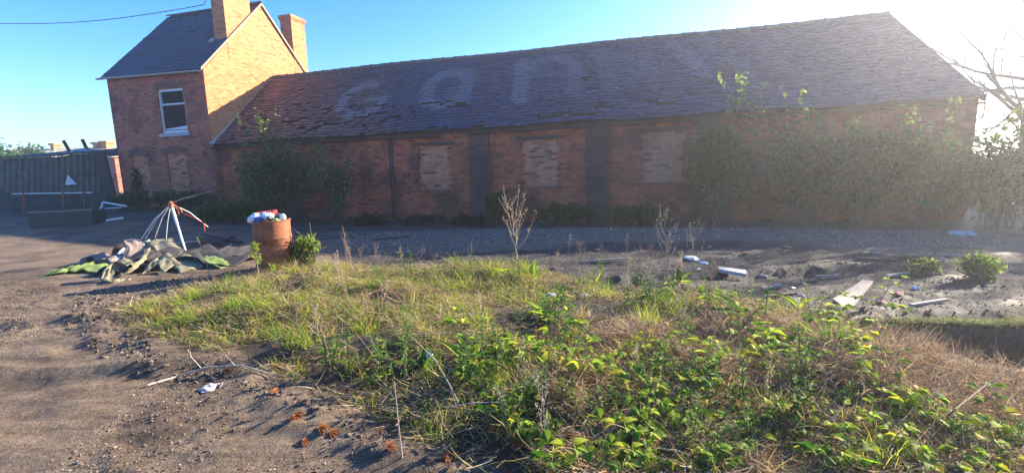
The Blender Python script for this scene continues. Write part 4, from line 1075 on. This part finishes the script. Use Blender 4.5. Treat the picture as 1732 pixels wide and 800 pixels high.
# broken bricks and timber offcuts strewn over the yard
r = np.random.default_rng(23)
fr_sp = [(600, 400), (655, 418), (560, 395), (905, 400), (940, 430), (1010, 425), (1290, 470), (1330, 420), (1390, 400), (1420, 455), (1480, 430), (1520, 500), (1355, 505), (1260, 430), (1590, 440), (1490, 515), (1200, 420), (520, 380)]
for i, (x, y) in enumerate(fr_sp):
    c = cp(x, y, .02); sz = (r.uniform(.08, .2), r.uniform(.06, .11), .06); V, F = crumple((0, 0, 0), sz, 400+i, .22, sub=2, rz=r.uniform(0, 3)); a = Acc(); a.add(V, F, (.30, .13, .09) if i % 2 else (.24, .2, .19))
    o = single('brick_fragment', a, M['stone'], ['greyish rubble lump', 'reddish broken brick'][i % 2]+(' on the gravel by the barn' if y < 432 else ' on the black earth'), 'rubble', tuple(map(float, c)), 'broken bricks and rubble lumps', local=True)
tm = [(1300, 505, 1345, 500), (1380, 468, 1420, 470), (1500, 470, 1560, 463), (1450, 440, 1520, 445), (985, 445, 1060, 441), (1540, 520, 1600, 512), (630, 408, 690, 402), (1290, 492, 1322, 486), (1560, 430, 1640, 436)]
for i, (x0, y0, x1, y1) in enumerate(tm):
    p, q = cp(x0, y0, .03), cp(x1, y1, .035); ax = q-p; ln = np.linalg.norm(ax); ax /= ln; sd_ = np.cross(K, ax); sd_ /= np.linalg.norm(sd_); a = Acc(); a.box((p+q)/2, (ln, r.uniform(.03, .07), .025), (ax, sd_, np.cross(ax, sd_)))
    single('timber_offcut', a, M['wood_grey' if i % 3 else 'charred'], ('grey' if i % 3 else 'charred')+' timber offcut lying on the '+('gravel by the barn' if y0 < 432 else 'black earth'), 'timber', tuple(map(float, p)), 'timber offcuts')
# stones of the gravel strip and clods on the track
def rocks(n_, poly, size, cols, seed, name, kind='stuff', patch=False, edge=0.):
    r = np.random.default_rng(seed); q = sample(poly, n_*2, r, edge)
    if patch: q = q[fbm(q[:, 0]*.9, q[:, 1]*1.3, 33, 2) > -.02]
    q = q[:n_]; n_ = len(q); P_ = onground(q); s_ = r.uniform(*size, n_)*r.uniform(.6, 1.2, n_)
    bm = bmesh.new(); bmesh.ops.create_icosphere(bm, subdivisions=1, radius=.5); TV = np.array([v.co[:] for v in bm.verts]); TF = np.array([[v.index for v in f.verts] for f in bm.faces]); bm.free()
    TV = TV*(1+.25*r.normal(0, 1, (len(TV), 1))); A_ = r.normal(0, 1, (n_, 3, 3)); Q = np.array([np.linalg.qr(m)[0] for m in A_])
    P_[:, 2] += s_*.05
    a = Acc(); a.bake(TV, TF, P_, Q, np.stack([s_, s_*r.uniform(.6, 1, n_), s_*r.uniform(.4, .7, n_)], 1), pal(cols, n_, r, .35)); setting(name, a, M['stone'], kind)
rocks(9000, GRAV, (.018, .055), [(.24, .17, .125), (.33, .245, .185), (.14, .10, .07), (.42, .32, .25)], 1, 'gravel_stones')
TRACK = poly_g([(-60, 800), (-60, 480), (200, 500), (240, 560), (450, 625), (700, 740), (800, 812), (-60, 830)])
rocks(6500, TRACK, (.005, .022), [(.15, .115, .085), (.19, .145, .105), (.09, .07, .05), (.23, .18, .14)], 2, 'mud_crumbs', patch=True)
rocks(5500, BLACK, (.008, .035), [(.05, .045, .045), (.10, .09, .085), (.2, .18, .17), (.03, .03, .03)], 3, 'rubble_crumbs')
EDGE = poly_g([(110, 560), (130, 500), (300, 470), (480, 452), (640, 450), (640, 462), (420, 485), (250, 530), (260, 600), (480, 660), (700, 760), (620, 760), (420, 670), (200, 620)])
rocks(2500, EDGE, (.012, .05), [(.10, .075, .055), (.16, .12, .09), (.06, .045, .035)], 4, 'soil_clods')

# ================================================================== grass, straw, ground cover
def near_w(q, k=1.0): return None
r = np.random.default_rng(31)
q = sample(VEG, 52000, r, -.02); f_ = fbm(q[:, 0]*1.6, q[:, 1]*1.6, 71, 3); st_ = pdist(STRAW, q[:, 0], q[:, 1])
px_l = sm(1.6, -.6, q[:, 0])            # the left flank is the greenest
keep = (f_+.2*px_l-.9*sm(-.3, .2, st_)+r.uniform(-.25, .25, len(q)) > .0); keep &= fbm(q[:, 0]*1.3, q[:, 1]*1.7, 91, 3) < .10+.2*r.random(len(q)); q = q[keep]; P_ = onground(q, -.01); m_ = len(q)
gsz = r.uniform(.045, .14, m_); lf = fbm(q[:, 0]*.9, q[:, 1]*.9, 72, 3)
col = np.where((lf+r.normal(0, .25, m_) > .12)[:, None], pal(GRN, m_, r), pal(YLG+YLG+STR[:1], m_, r))
a = Acc(); idx_ = r.integers(0, 3, m_)
fr_ = frames_up(m_, .8, r)
for k_ in range(3):
    s_ = idx_ == k_; a.bake(*BL[k_], P_[s_], fr_[s_], np.stack([r.uniform(.004, .009, s_.sum()), gsz[s_], gsz[s_]], 1), col[s_])
setting('grass', a, M['grass'], 'stuff')
# taller tufts
a = Acc(); tuft = sample(VEG, 170, r, .1)
for t_ in tuft:
    if pdist(STRAW, np.array([t_[0]]), np.array([t_[1]]))[0] > .1 and r.random() < .7: continue
    k_ = int(r.integers(25, 70)); qq = t_+r.normal(0, .045, (k_, 2)); PP = onground(qq, -.01); sc_ = r.uniform(.14, .30)*r.uniform(.6, 1.1, k_)
    cc = pal([GRN, YLG, [STR[0], STR[1], (.2, .2, .06)]][int(r.integers(3))], k_, r); b_ = BL[int(r.integers(3))]
    a.bake(*b_, PP, frames_up(k_, .45, r), np.stack([r.uniform(.004, .008, k_), sc_, sc_], 1), cc)
setting('grass_tufts', a, M['grass'], 'stuff')
# dead lying straw: curved thin strips
def bare(q, th=.16):
    return fbm(q[:, 0]*1.3, q[:, 1]*1.7, 91, 3) < th+.25*rng.random(len(q))
def straw(poly, n_, r, ln=(.12, .4), edge=0., lift=.06, cols=STR, w=(.0025, .006), flow=0.25):
    q = sample(poly, n_, r, edge); q = q[bare(q, .22)]; n_ = len(q); P_ = onground(q, 0)+np.stack([np.zeros(n_), np.zeros(n_), r.uniform(0, lift, n_)], 1)
    ang = flow+r.normal(0, .75, n_)+PI*(r.random(n_) < .5); el_ = r.normal(.08, .22, n_)
    D_ = np.stack([np.cos(ang)*np.cos(el_), np.sin(ang)*np.cos(el_), np.sin(el_)], 1)
    F_ = frames_dir(D_, r=r); F_ = F_[:, [0, 2, 1]]; l_ = r.uniform(*ln, n_)
    a = Acc(); a.bake(*BL[1], P_, F_, np.stack([r.uniform(*w, n_), l_*.5*r.choice([-1, 1], n_), l_], 1), pal(cols, n_, r, .3)); return a
MOSS = poly_g([(1425, 549), (1760, 558), (1760, 548), (1425, 541)])
a = straw(STRAW, 20000, r, lift=.09)
w2 = straw(MOSS, 2200, r, (.05, .13), lift=.07, cols=YLG+STR[:1])
a.V += w2.V; a.C += w2.C; a.F += [f+a.n for f in w2.F]; a.n += w2.n
w2 = straw(LEAFY, 22000, r, (.08, .3), lift=.12)
a.V += w2.V; a.C += w2.C; a.F += [f+a.n for f in w2.F]; a.n += w2.n
b_ = straw(VEG, 46000, r, (.06, .28), lift=.06, edge=-.06, cols=STR+[(.26, .25, .10)]); q_ = b_.V
a.V += b_.V; a.C += b_.C; a.F += [f+a.n for f in b_.F]; a.n += b_.n
setting('dead_grass', a, M['straw'], 'stuff')
a = straw(poly_g([(500, 455), (700, 460), (900, 560), (760, 620), (560, 560)]), 5000, r, (.1, .3), lift=.1, cols=STR[:2]+YLG[1:2]); setting('pale_grass', a, M['straw'], 'stuff')
# creeping leaves
def cover(poly, n_, cols, size, r, leaf, lift=(.02, .12), noise_th=-.2, seed=80, edge=0.):
    q = sample(poly, n_, r, edge); q = q[fbm(q[:, 0]*1.8, q[:, 1]*1.8, seed, 3) > noise_th]; q = q[bare(q)]; m_ = len(q)
    P_ = onground(q)+np.stack([np.zeros(m_), np.zeros(m_), r.uniform(*lift, m_)], 1); D_ = r.normal(0, 1, (m_, 3)); D_[:, 2] = np.abs(D_[:, 2])*.5
    a = Acc(); a.bake(*leaf, P_, frames_dir(D_, r=r), r.uniform(*size, m_), pal(cols, m_, r, .3)); return a
a = cover(LEAFY, 4600, GRN+GRN+YLG+DKG+[(.16, .09, .04)], (.015, .065), r, LEAFN, (.02, .14), .02)
b_ = cover(VEG, 9000, GRN+DKG[2:]+YLG, (.015, .045), r, LEAFN, (.01, .09), -.05, 81)
a.V += b_.V; a.C += b_.C; a.F += [f+a.n for f in b_.F]; a.n += b_.n
setting('ground_cover', a, M['leaf'], 'stuff')

# ---- leafy shoots as individual plants
def shoot(name, label, kind, seed, group):
    r = np.random.default_rng(seed); t = thing(name, label, 'plant', (0, 0, 0), group); ORG[t.name] = (0, 0, 0); a = Acc(); st = Acc()
    if kind == 'bramble':
        for k in range(int(r.integers(3, 5))):
            an = r.uniform(0, 6.28); ln = r.uniform(.18, .36); el_ = r.uniform(.5, 1.2); p = np.zeros(3); q = [p]; dd = np.array([math.cos(an)*math.cos(el_), math.sin(an)*math.cos(el_), math.sin(el_)])
            for i in range(6): dd = dd+np.array([0, 0, -.12])+r.normal(0, .04, 3); dd /= np.linalg.norm(dd); q.append(q[-1]+dd*ln/6)
            st.tube(q, np.linspace(.0035, .0015, 7), 4, (.16, .1, .05))
            for i in range(1, 7):
                an2 = an+(1.2 if i % 2 else -1.2)+r.normal(0, .3); pe = q[i]+np.array([math.cos(an2), math.sin(an2), .5])*.035; st.tube([q[i], pe], .0012, 3, (.12, .14, .05))
                for da in (-.9, 0, .9):
                    D_ = np.array([[math.cos(an2+da), math.sin(an2+da), r.uniform(-.1, .45)]]); a.bake(*LEAF6, pe[None], frames_dir(D_, np.array([[0, 0, 1.]])+r.normal(0, .25, (1, 3)), r), np.array([r.uniform(.04, .07)]), pal([YLG, GRN][int(r.random() < .3)], 1, r))
    elif kind == 'nettle':
        for k in range(int(r.integers(2, 5))):
            h = r.uniform(.14, .3); b_ = np.array([r.normal(0, .04), r.normal(0, .04), 0]); le = r.normal(0, .15, 2)
            st.tube([b_, b_+[le[0]*h*.4, le[1]*h*.4, h*.5], b_+[le[0]*h, le[1]*h, h]], [.004, .003, .0015], 4, (.1, .13, .05))
            for i in range(6):
                z = h*(.25+.75*i/5); c_ = b_+[le[0]*z, le[1]*z, z]
                for s_ in range(2):
                    an = i*1.57+s_*PI+r.normal(0, .2); D_ = np.array([[math.cos(an), math.sin(an), .15+.5*(i/5)]]); a.bake(*LEAFN, c_[None], frames_dir(D_, np.array([[0, 0, 1.]]), r), np.array([r.uniform(.04, .075)*(1.1-.1*i)]), pal(GRN+YLG[:1], 1, r))
    else:   # dock: broad basal leaves
        for k in range(int(r.integers(5, 9))):
            an = r.uniform(0, 6.28); D_ = np.array([[math.cos(an), math.sin(an), r.uniform(.3, 1.6)]]); a.bake(*DOCK, np.array([[0, 0, 0.]]), frames_dir(D_, np.array([[0, 0, 1.]]), r), np.array([[r.uniform(.10, .2)*1.2, r.uniform(.12, .24), .2]]), pal(GRN+YLG, 1, r))
    if len(st.V): part('stems', st, M['stem'], t, local=True)
    part('leaves', a, M['leaf'], t, local=True); return t
GS = {'bramble': 'bramble shoots in the rough grass', 'nettle': 'nettle clumps in the rough grass', 'dock': 'dock plants in the rough grass'}
LS = {'bramble': 'bright green bramble shoot arching out of the rough grass', 'nettle': 'upright nettle clump with toothed green leaves in the rough grass', 'dock': 'dock plant with long plain green leaves in the rough grass'}
protos = {k: [shoot(k+'_plant', LS[k], k, 200+i*7+len(k), GS[k]) for i in range(4)] for k in GS}
spots = []
for x, y, k in [(1090, 600, 'bramble'), (1040, 625, 'bramble'), (1000, 640, 'bramble'), (905, 620, 'bramble'), (975, 690, 'nettle'), (900, 468, 'dock'), (848, 465, 'dock'), (870, 470, 'nettle'), (800, 462, 'nettle'), (830, 462, 'nettle'),
                (1150, 480, 'dock'), (1085, 485, 'nettle'), (1200, 520, 'bramble'), (1255, 565, 'bramble'), (1240, 610, 'bramble'), (1300, 545, 'nettle'), (1350, 528, 'dock'), (1330, 535, 'dock'), (1380, 560, 'bramble'), (1440, 580, 'bramble'), (1480, 572, 'bramble'), (1420, 600, 'bramble'),
                (1520, 700, 'dock'), (1540, 710, 'dock'), (1590, 725, 'dock'), (1490, 690, 'bramble'), (1420, 690, 'nettle'), (1700, 740, 'bramble'), (720, 640, 'nettle'), (790, 620, 'dock'), (820, 640, 'nettle'), (780, 660, 'nettle'), (640, 660, 'nettle'), (560, 630, 'nettle'),
                (470, 590, 'nettle'), (510, 600, 'nettle'), (540, 470, 'nettle'), (1320, 600, 'bramble'), (1370, 620, 'bramble'), (1180, 610, 'bramble'), (930, 560, 'nettle'), (1020, 470, 'nettle'), (700, 470, 'nettle'), (660, 465, 'nettle'), (1100, 720, 'bramble'), (1130, 740, 'bramble')]: spots.append((x, y, k))
r = np.random.default_rng(41)
while len(spots) < 118:
    x, y = r.uniform(860, 1735), r.uniform(665, 815)
    if y > 700+(x-1250)*.13 and not (x < 950 and y > 760): spots.append((x, y, ['bramble', 'bramble', 'nettle', 'dock'][int(r.integers(4))]))
while len(spots) < 160:
    x, y = r.uniform(620, 1400), r.uniform(500, 680)
    if y < 560+(x-500)*.6: spots.append((x, y, ['nettle', 'bramble', 'nettle', 'dock'][int(r.integers(4))]))
used = set()
def zone(x, y):
    if y < 478 and x < 1000: return 'along the far edge of the grass bank'
    if x > 1130 and y < 560: return 'beside the black earth right of the yellow packet'
    if x > 1100 and y < 660: return 'in the brown dead grass near the pit'
    if x < 660 and y < 680: return 'on the left green flank of the bank'
    if y < 660: return 'in the middle of the bank'
    if x < 1050: return 'at the front of the bank left of centre'
    if x < 1330: return 'in the leafy front centre of the bank'
    if x < 1560: return 'in the leafy front right of the bank'
    return 'in the leafy front right corner'
WHAT = {'bramble': 'bright green bramble shoot ', 'nettle': 'upright nettle clump ', 'dock': 'long leaved dock plant '}
for x, y, k in spots:
    g_ = GP(x, y); pr = protos[k][int(r.integers(4))]; loc = (float(g_[0]), float(g_[1]), float(g_[2])+.02); sc_ = float(r.uniform(.8, 1.55))*(.85 if y > 660 else 1.)
    lb = WHAT[k]+zone(x, y); gr_ = k+' plants '+zone(x, y)
    if pr.name not in used: used.add(pr.name); pr['label'] = lb; pr['group'] = gr_; pr.location = loc; pr.rotation_euler = (0, 0, r.uniform(0, 6.28)); pr.scale = (sc_,)*3
    else: copy_tree(pr, loc, float(r.uniform(0, 6.28)), sc_, lb, gr_)
for ps in protos.values():
    for pr in ps:
        if pr.name not in used: pr.location = tuple(map(float, GP(1250, 760)))

# ---- dead weeds and saplings
r = np.random.default_rng(51)
def weed_thing(name, label, px, py, h, nbr, spread, col, rad=.006, cat='dead weed', group='dry dead weeds', **k):
    g_ = GP(px, py); a = Acc(); weed(a, g_, h, nbr, spread, r, col, rad, **k); return single(name, a, M['straw'], label, cat, tuple(map(float, g_)), group)
PALE = (.46, .34, .22); BRN = (.22, .14, .10)
weed_thing('dead_weed', 'tall pale dead weed with upswept branches in front of the barn wall', 874, 446, 1.12, 15, 1.0, (.55, .42, .27), .011, side=.62, up=1.3)
weed_thing('dead_weed', 'brown branching dead weed right of the bramble bush', 588, 452, .62, 8, .5, (.34, .25, .19), .006)
weed_thing('dead_weed', 'short leaning brown dead weed beside the branching one', 612, 458, .42, 6, .8, (.30, .21, .16), .005)
weed_thing('dead_weed', 'thin brown dead weed left of the dark hollow', 640, 466, .50, 5, .3, (.34, .25, .19), .004)
weed_thing('dead_weed', 'bare reddish dead weed above the dark hollow', 712, 454, .36, 7, 1.1, (.28, .18, .15), .004)
weed_thing('dead_weed', 'thin twiggy dead weed left of the tall pale weed', 795, 448, .34, 4, .5, (.33, .24, .18), .004)
weed_thing('dead_weed', 'hazy pale dead weed standing on the black earth', 1128, 472, .92, 12, .8, (.40, .35, .27), .006, side=.5)
weed_thing('dead_weed', 'pale dead weed right of the hazy one', 1170, 462, .72, 9, .9, (.42, .37, .28), .005)
weed_thing('dead_weed', 'low spreading brown weed on the black earth', 985, 460, .42, 14, 1.4, (.26, .19, .15), .004)
weed_thing('dead_weed', 'low pale weed behind the spreading brown one', 1040, 420, .40, 10, 1.4, (.36, .30, .23), .004)
weed_thing('dead_weed', 'second low spreading weed nearer the hazy dead weed', 1078, 460, .36, 12, 1.4, (.28, .21, .16), .004)
weed_thing('dead_weed', 'thin dry stem leaning at the left of the grass bank', 560, 640, .5, 4, .4, (.38, .27, .18), .004)
weed_thing('dead_weed', 'dry seeded stem in the middle of the grass bank', 620, 570, .42, 6, .6, (.42, .32, .2), .004)
weed_thing('dead_weed', 'dry white flecked stem on the front of the bank', 918, 775, .44, 5, .3, (.5, .42, .32), .0035)
weed_thing('dead_weed', 'small dry twig plant in the front weeds', 852, 730, .26, 5, .8, (.42, .36, .28), .003)
weed_thing('dead_weed', 'rusty dry weed behind the yellow packet', 1200, 500, .28, 6, .8, (.35, .25, .16), .003)
protw = []
for i, (h_, nb_, sp__, cl_, lb_) in enumerate(((.42, 6, .4, (.42, .31, .2), 'upright dry brown weed stem '), (.3, 8, 1.0, (.30, .2, .14), 'low twiggy dark brown weed '), (.36, 5, .25, (.52, .42, .28), 'thin pale straw coloured weed stem '))):
    a = Acc(); weed(a, (0, 0, 0), h_, nb_, sp__, r, cl_, .0035); o = single('dry_weed', a, M['straw'], lb_, 'dead weed', (0, 0, 0), local=True); protw.append((o, lb_))
wsp = [(600, 470), (655, 480), (575, 480), (680, 455), (730, 462), (760, 470), (940, 470), (1000, 485), (1060, 480), (1130, 455), (1100, 440), (1150, 475), (1210, 488), (1020, 440), (960, 430), (1060, 430), (500, 560), (545, 590), (640, 560), (700, 600), (820, 560), (905, 690), (1010, 600), (1080, 640), (1160, 580), (1400, 640), (1300, 700), (1480, 660), (1570, 700), (740, 560), (590, 510), (530, 500)]
for i, (x, y) in enumerate(wsp):
    o, lb_ = protw[i % 3]; g_ = GP(x, y); loc = tuple(map(float, g_)); zl = 'on the black earth behind the bank' if y < 478 and x > 900 else 'at the far edge of the bank' if y < 490 else 'on the left half of the bank' if x < 800 else 'on the right half of the bank'
    if i >= 3: o = copy_tree(o, loc)
    o.location = loc; o.rotation_euler = (float(r.uniform(-.25, .25)), float(r.uniform(-.25, .25)), float(r.uniform(0, 6.28))); o.scale = (float(r.uniform(.7, 1.25)),)*3
    o['label'] = lb_+zl; o['group'] = lb_+zl
def sapling(label, px, py, h, seed, dense=26, wd=.16, cols=YLG):
    r = np.random.default_rng(seed); g_ = GP(px, py); t = thing('sapling', label, 'sapling', tuple(map(float, g_))); st = Acc(); a = Acc()
    le = r.normal(0, .05, 2) if seed != 1 else np.array([-.18, .0]); pts = [g_+np.array([le[0]*h*(s_**1.5), le[1]*h*s_, h*s_]) for s_ in np.linspace(0, 1, 6)]; st.tube(pts, np.linspace(.006, .002, 6), 5, (.4, .32, .22))
    O = []; 
    for k in range(dense):
        s_ = r.uniform(.35, 1); b_ = pts[0]+(pts[-1]-pts[0])*s_; an = r.uniform(0, 6.28); e = b_+np.array([math.cos(an), math.sin(an)*.7, .9])*wd*r.uniform(.3, 1)*(1.25-s_); st.tube([b_, e], [.002, .001], 3, (.4, .32, .22)); O += [b_+(e-b_)*w_ for w_ in (.4, .6, .8, 1.)]
    O = np.array(O); a.bake(*LEAFN, O, frames_dir(r.normal(0, 1, (len(O), 3))+[0, 0, .7], r=r), r.uniform(.025, .06, len(O)), pal(cols, len(O), r)); part('stem', st, M['stem'], t); part('leaves', a, M['leaf'], t)
sapling('thin crooked sapling with a few leaves in front of the carpet heap', 355, 470, .66, 1, 7, .10)
sapling('bushy pale green sapling left of the rusty drum', 438, 470, .55, 2, 44, .17, YLG+[(.28, .26, .10)])
sapling('tiny leafy seedling at the foot of the rusty drum', 462, 470, .2, 3, 16, .1)

# ---- stick, branch, thistle stems
def stick(name, label, pts, rad, col, cat='stick', extra=()):
    a = Acc(); a.tube(pts, np.linspace(rad, rad*.5, len(pts)), 6, col)
    for e in extra: a.tube(e, np.linspace(rad*.6, rad*.3, len(e)), 5, col)
    return single(name, a, M['stem'], label, cat, tuple(map(float, pts[0])))
g1 = [cp(250, 655, .02), cp(300, 640, .02), cp(355, 630, .05), cp(410, 628, .05), cp(460, 637, .02), cp(480, 640, .02)]
Yb = g1[3][1]
stick('fallen_branch', 'long pale branch with two upright twigs lying on the mud', g1, .008, (.44, .36, .28), 'branch',
      ([g1[2], at_depth(340, 622, Yb), at_depth(322, 602, Yb), at_depth(320, 575, Yb)], [g1[3]-[.06, 0, 0], at_depth(382, 600, Yb), at_depth(393, 573, Yb)], [at_depth(324, 606, Yb), at_depth(317, 590, Yb)]))
p = GP(680, 774); stick('upright_stick', 'thin pinkish stick standing upright in the mud at the front', [p, at_depth(674, 720, p[1]), at_depth(667, 645, p[1])], .0055, (.46, .33, .27))
p = GP(780, 690); stick('dry_stalk', 'long dry stalk slanting through the left weeds', [p, at_depth(760, 650, p[1]), at_depth(737, 610, p[1]), at_depth(697, 570, p[1])], .005, (.42, .34, .24))
p = GP(655, 645); stick('dry_stalk', 'dark slanting stalk above the upright stick', [p, at_depth(630, 600, p[1]), at_depth(600, 560, p[1])], .004, (.3, .2, .14))
p = GP(922, 780); stick('dry_stalk', 'upright dry stalk with pale nodes at the front of the bank', [p, at_depth(921, 720, p[1]), at_depth(917, 650, p[1])], .004, (.5, .42, .32))
stick('dry_stalk', 'pale dry cane lying across the brown grass', [cp(1120, 605, .1), cp(1180, 612, .1), cp(1225, 605, .09)], .006, (.55, .47, .36))
stick('dry_stalk', 'pale cane lying level in the left weeds', [cp(755, 708, .08), cp(800, 705, .1), cp(850, 702, .09)], .0045, (.5, .42, .32))
stick('fallen_branch', 'long thin dark branch arching over the right front leaves', [cp(1240, 755, .1), cp(1320, 748, .14), cp(1450, 752, .14), cp(1560, 745, .12)], .005, (.14, .1, .08), 'branch')
stick('fallen_branch', 'dark bare twig sloping up at the right edge', [cp(1560, 760, .05), cp(1610, 735, .16), cp(1660, 705, .22), cp(1700, 695, .28)], .005, (.12, .08, .07), 'branch')
stick('fallen_branch', 'thin twig lying against the pit edge', [cp(1402, 566, .05), cp(1440, 556, .1), cp(1480, 548, .12)], .005, (.3, .2, .16), 'branch')
stick('white_pipe', 'bent white pipe lying in the brown grass at the right edge', [cp(1585, 648, .03), cp(1610, 640, .05), cp(1640, 632, .05), cp(1700, 630, .03)], .012, (.7, .7, .7), 'pipe')
stick('dry_stalk', 'long straight pale cane in the middle of the bank', [cp(1010, 560, .08), cp(1060, 545, .08)], .004, (.5, .38, .25))
stick('dry_stalk', 'slanting yellow cane in the brown grass', [cp(1130, 585, .02), cp(1118, 565, .12), cp(1106, 545, .2)], .004, (.6, .45, .2))
stick('dry_stalk', 'level pale cane at the left of the brown patch', [cp(780, 545, .08), cp(850, 540, .1), cp(905, 548, .09)], .004, (.5, .4, .28))
stick('dry_stalk', 'dead vine stem trailing across the centre grass', [cp(690, 585, .1), cp(760, 580, .1), cp(840, 590, .1), cp(900, 575, .1)], .004, (.45, .35, .25))

# ---- fallen orange leaves
def fallen(kind_seed):
    r = np.random.default_rng(kind_seed); a = Acc()
    for k in range(5):
        an = -1.1+k*.55; D_ = np.array([[math.sin(an), math.cos(an), r.uniform(-.1, .35)]]); a.bake(*LEAFN, np.zeros((1, 3)), frames_dir(D_, np.array([[0, 0, 1.]]), r), np.array([.055*(1-.12*abs(k-2))]), np.array([[.24, .09, .035]])*r.uniform(.8, 1.3))
    return a
r = np.random.default_rng(61)
fp = [single('fallen_leaf', fallen(300+i), M['leaf'], 'curled orange brown fallen leaf on mud or grass', 'leaf', (0, 0, 0), 'fallen autumn leaves', local=True) for i in range(4)]
sp_ = [(385, 636), (462, 668), (500, 705), (502, 712), (465, 590), (445, 565), (420, 575), (880, 750), (885, 760), (760, 768), (775, 772), (870, 765), (625, 632), (580, 665), (590, 672), (540, 728), (690, 600), (440, 545), (655, 762), (560, 735), (512, 752), (610, 640), (760, 775), (640, 735), (835, 745), (470, 625), (1035, 512), (965, 590)]
for i, (x, y) in enumerate(sp_):
    g_ = GP(x, y); loc = (float(g_[0]), float(g_[1]), float(g_[2])+.02+.03*(x > 820)); o = fp[i] if i < 4 else copy_tree(fp[i % 4], loc)
    zl = 'on the mud left of the upright stick' if x < 667 and y > 655 else 'among the front weeds near the bottom edge' if y > 700 else 'by the long pale branch' if y > 615 else 'on the green left flank of the bank' if x < 700 else 'on the crest of the bank'
    o['label'] = 'curled orange brown fallen leaf '+zl; o['group'] = 'fallen leaves '+zl
    o.location = loc; o.rotation_euler = (r.uniform(-.5, .5), r.uniform(-.5, .5), r.uniform(0, 6.28)); o.scale = (float(r.uniform(.8, 1.5)),)*3

# each repeat gets a label of its own: its place counted from the left within its patch
ORDW = ['first', 'second', 'third', 'fourth', 'fifth', 'sixth', 'seventh', 'eighth', 'ninth', 'tenth', 'eleventh', 'twelfth', 'thirteenth', 'fourteenth', 'fifteenth', 'sixteenth', 'seventeenth', 'eighteenth', 'nineteenth', 'twentieth']
ORDW += ['twenty '+w_ for w_ in ORDW[:9]]+['thirtieth']+['thirty '+w_ for w_ in ORDW[:9]]
byl = {}
for o in COL.objects:
    if o.parent is None and 'label' in o and 'group' in o: byl.setdefault(o['label'], []).append(o)
for lb_, os_ in byl.items():
    if len(os_) < 2: continue
    os_.sort(key=lambda o: o.location.x/max(.1, o.location.y))
    for k_, o in enumerate(os_):
        if k_ < len(ORDW): o['label'] = lb_+', '+ORDW[k_]+' from left'

# ------------------------------------------------------------------ haze volume added to imitate the sun's veiling glare
hz_ = Acc(); hz_.box((0, 0, 6.), (1860, 1860, 15.))
m = bpy.data.materials.new('glare_haze'); m.use_nodes = True; nt = m.node_tree; nt.nodes.remove(nt.nodes['Principled BSDF'])
pv = nt.nodes.new('ShaderNodeVolumePrincipled'); pv.inputs['Color'].default_value = (.95, .96, 1, 1); pv.inputs['Density'].default_value = .0036; pv.inputs['Anisotropy'].default_value = .71
nt.links.new(pv.outputs[0], nt.nodes['Material Output'].inputs['Volume'])
setting('glare_haze', hz_, m, 'stuff')
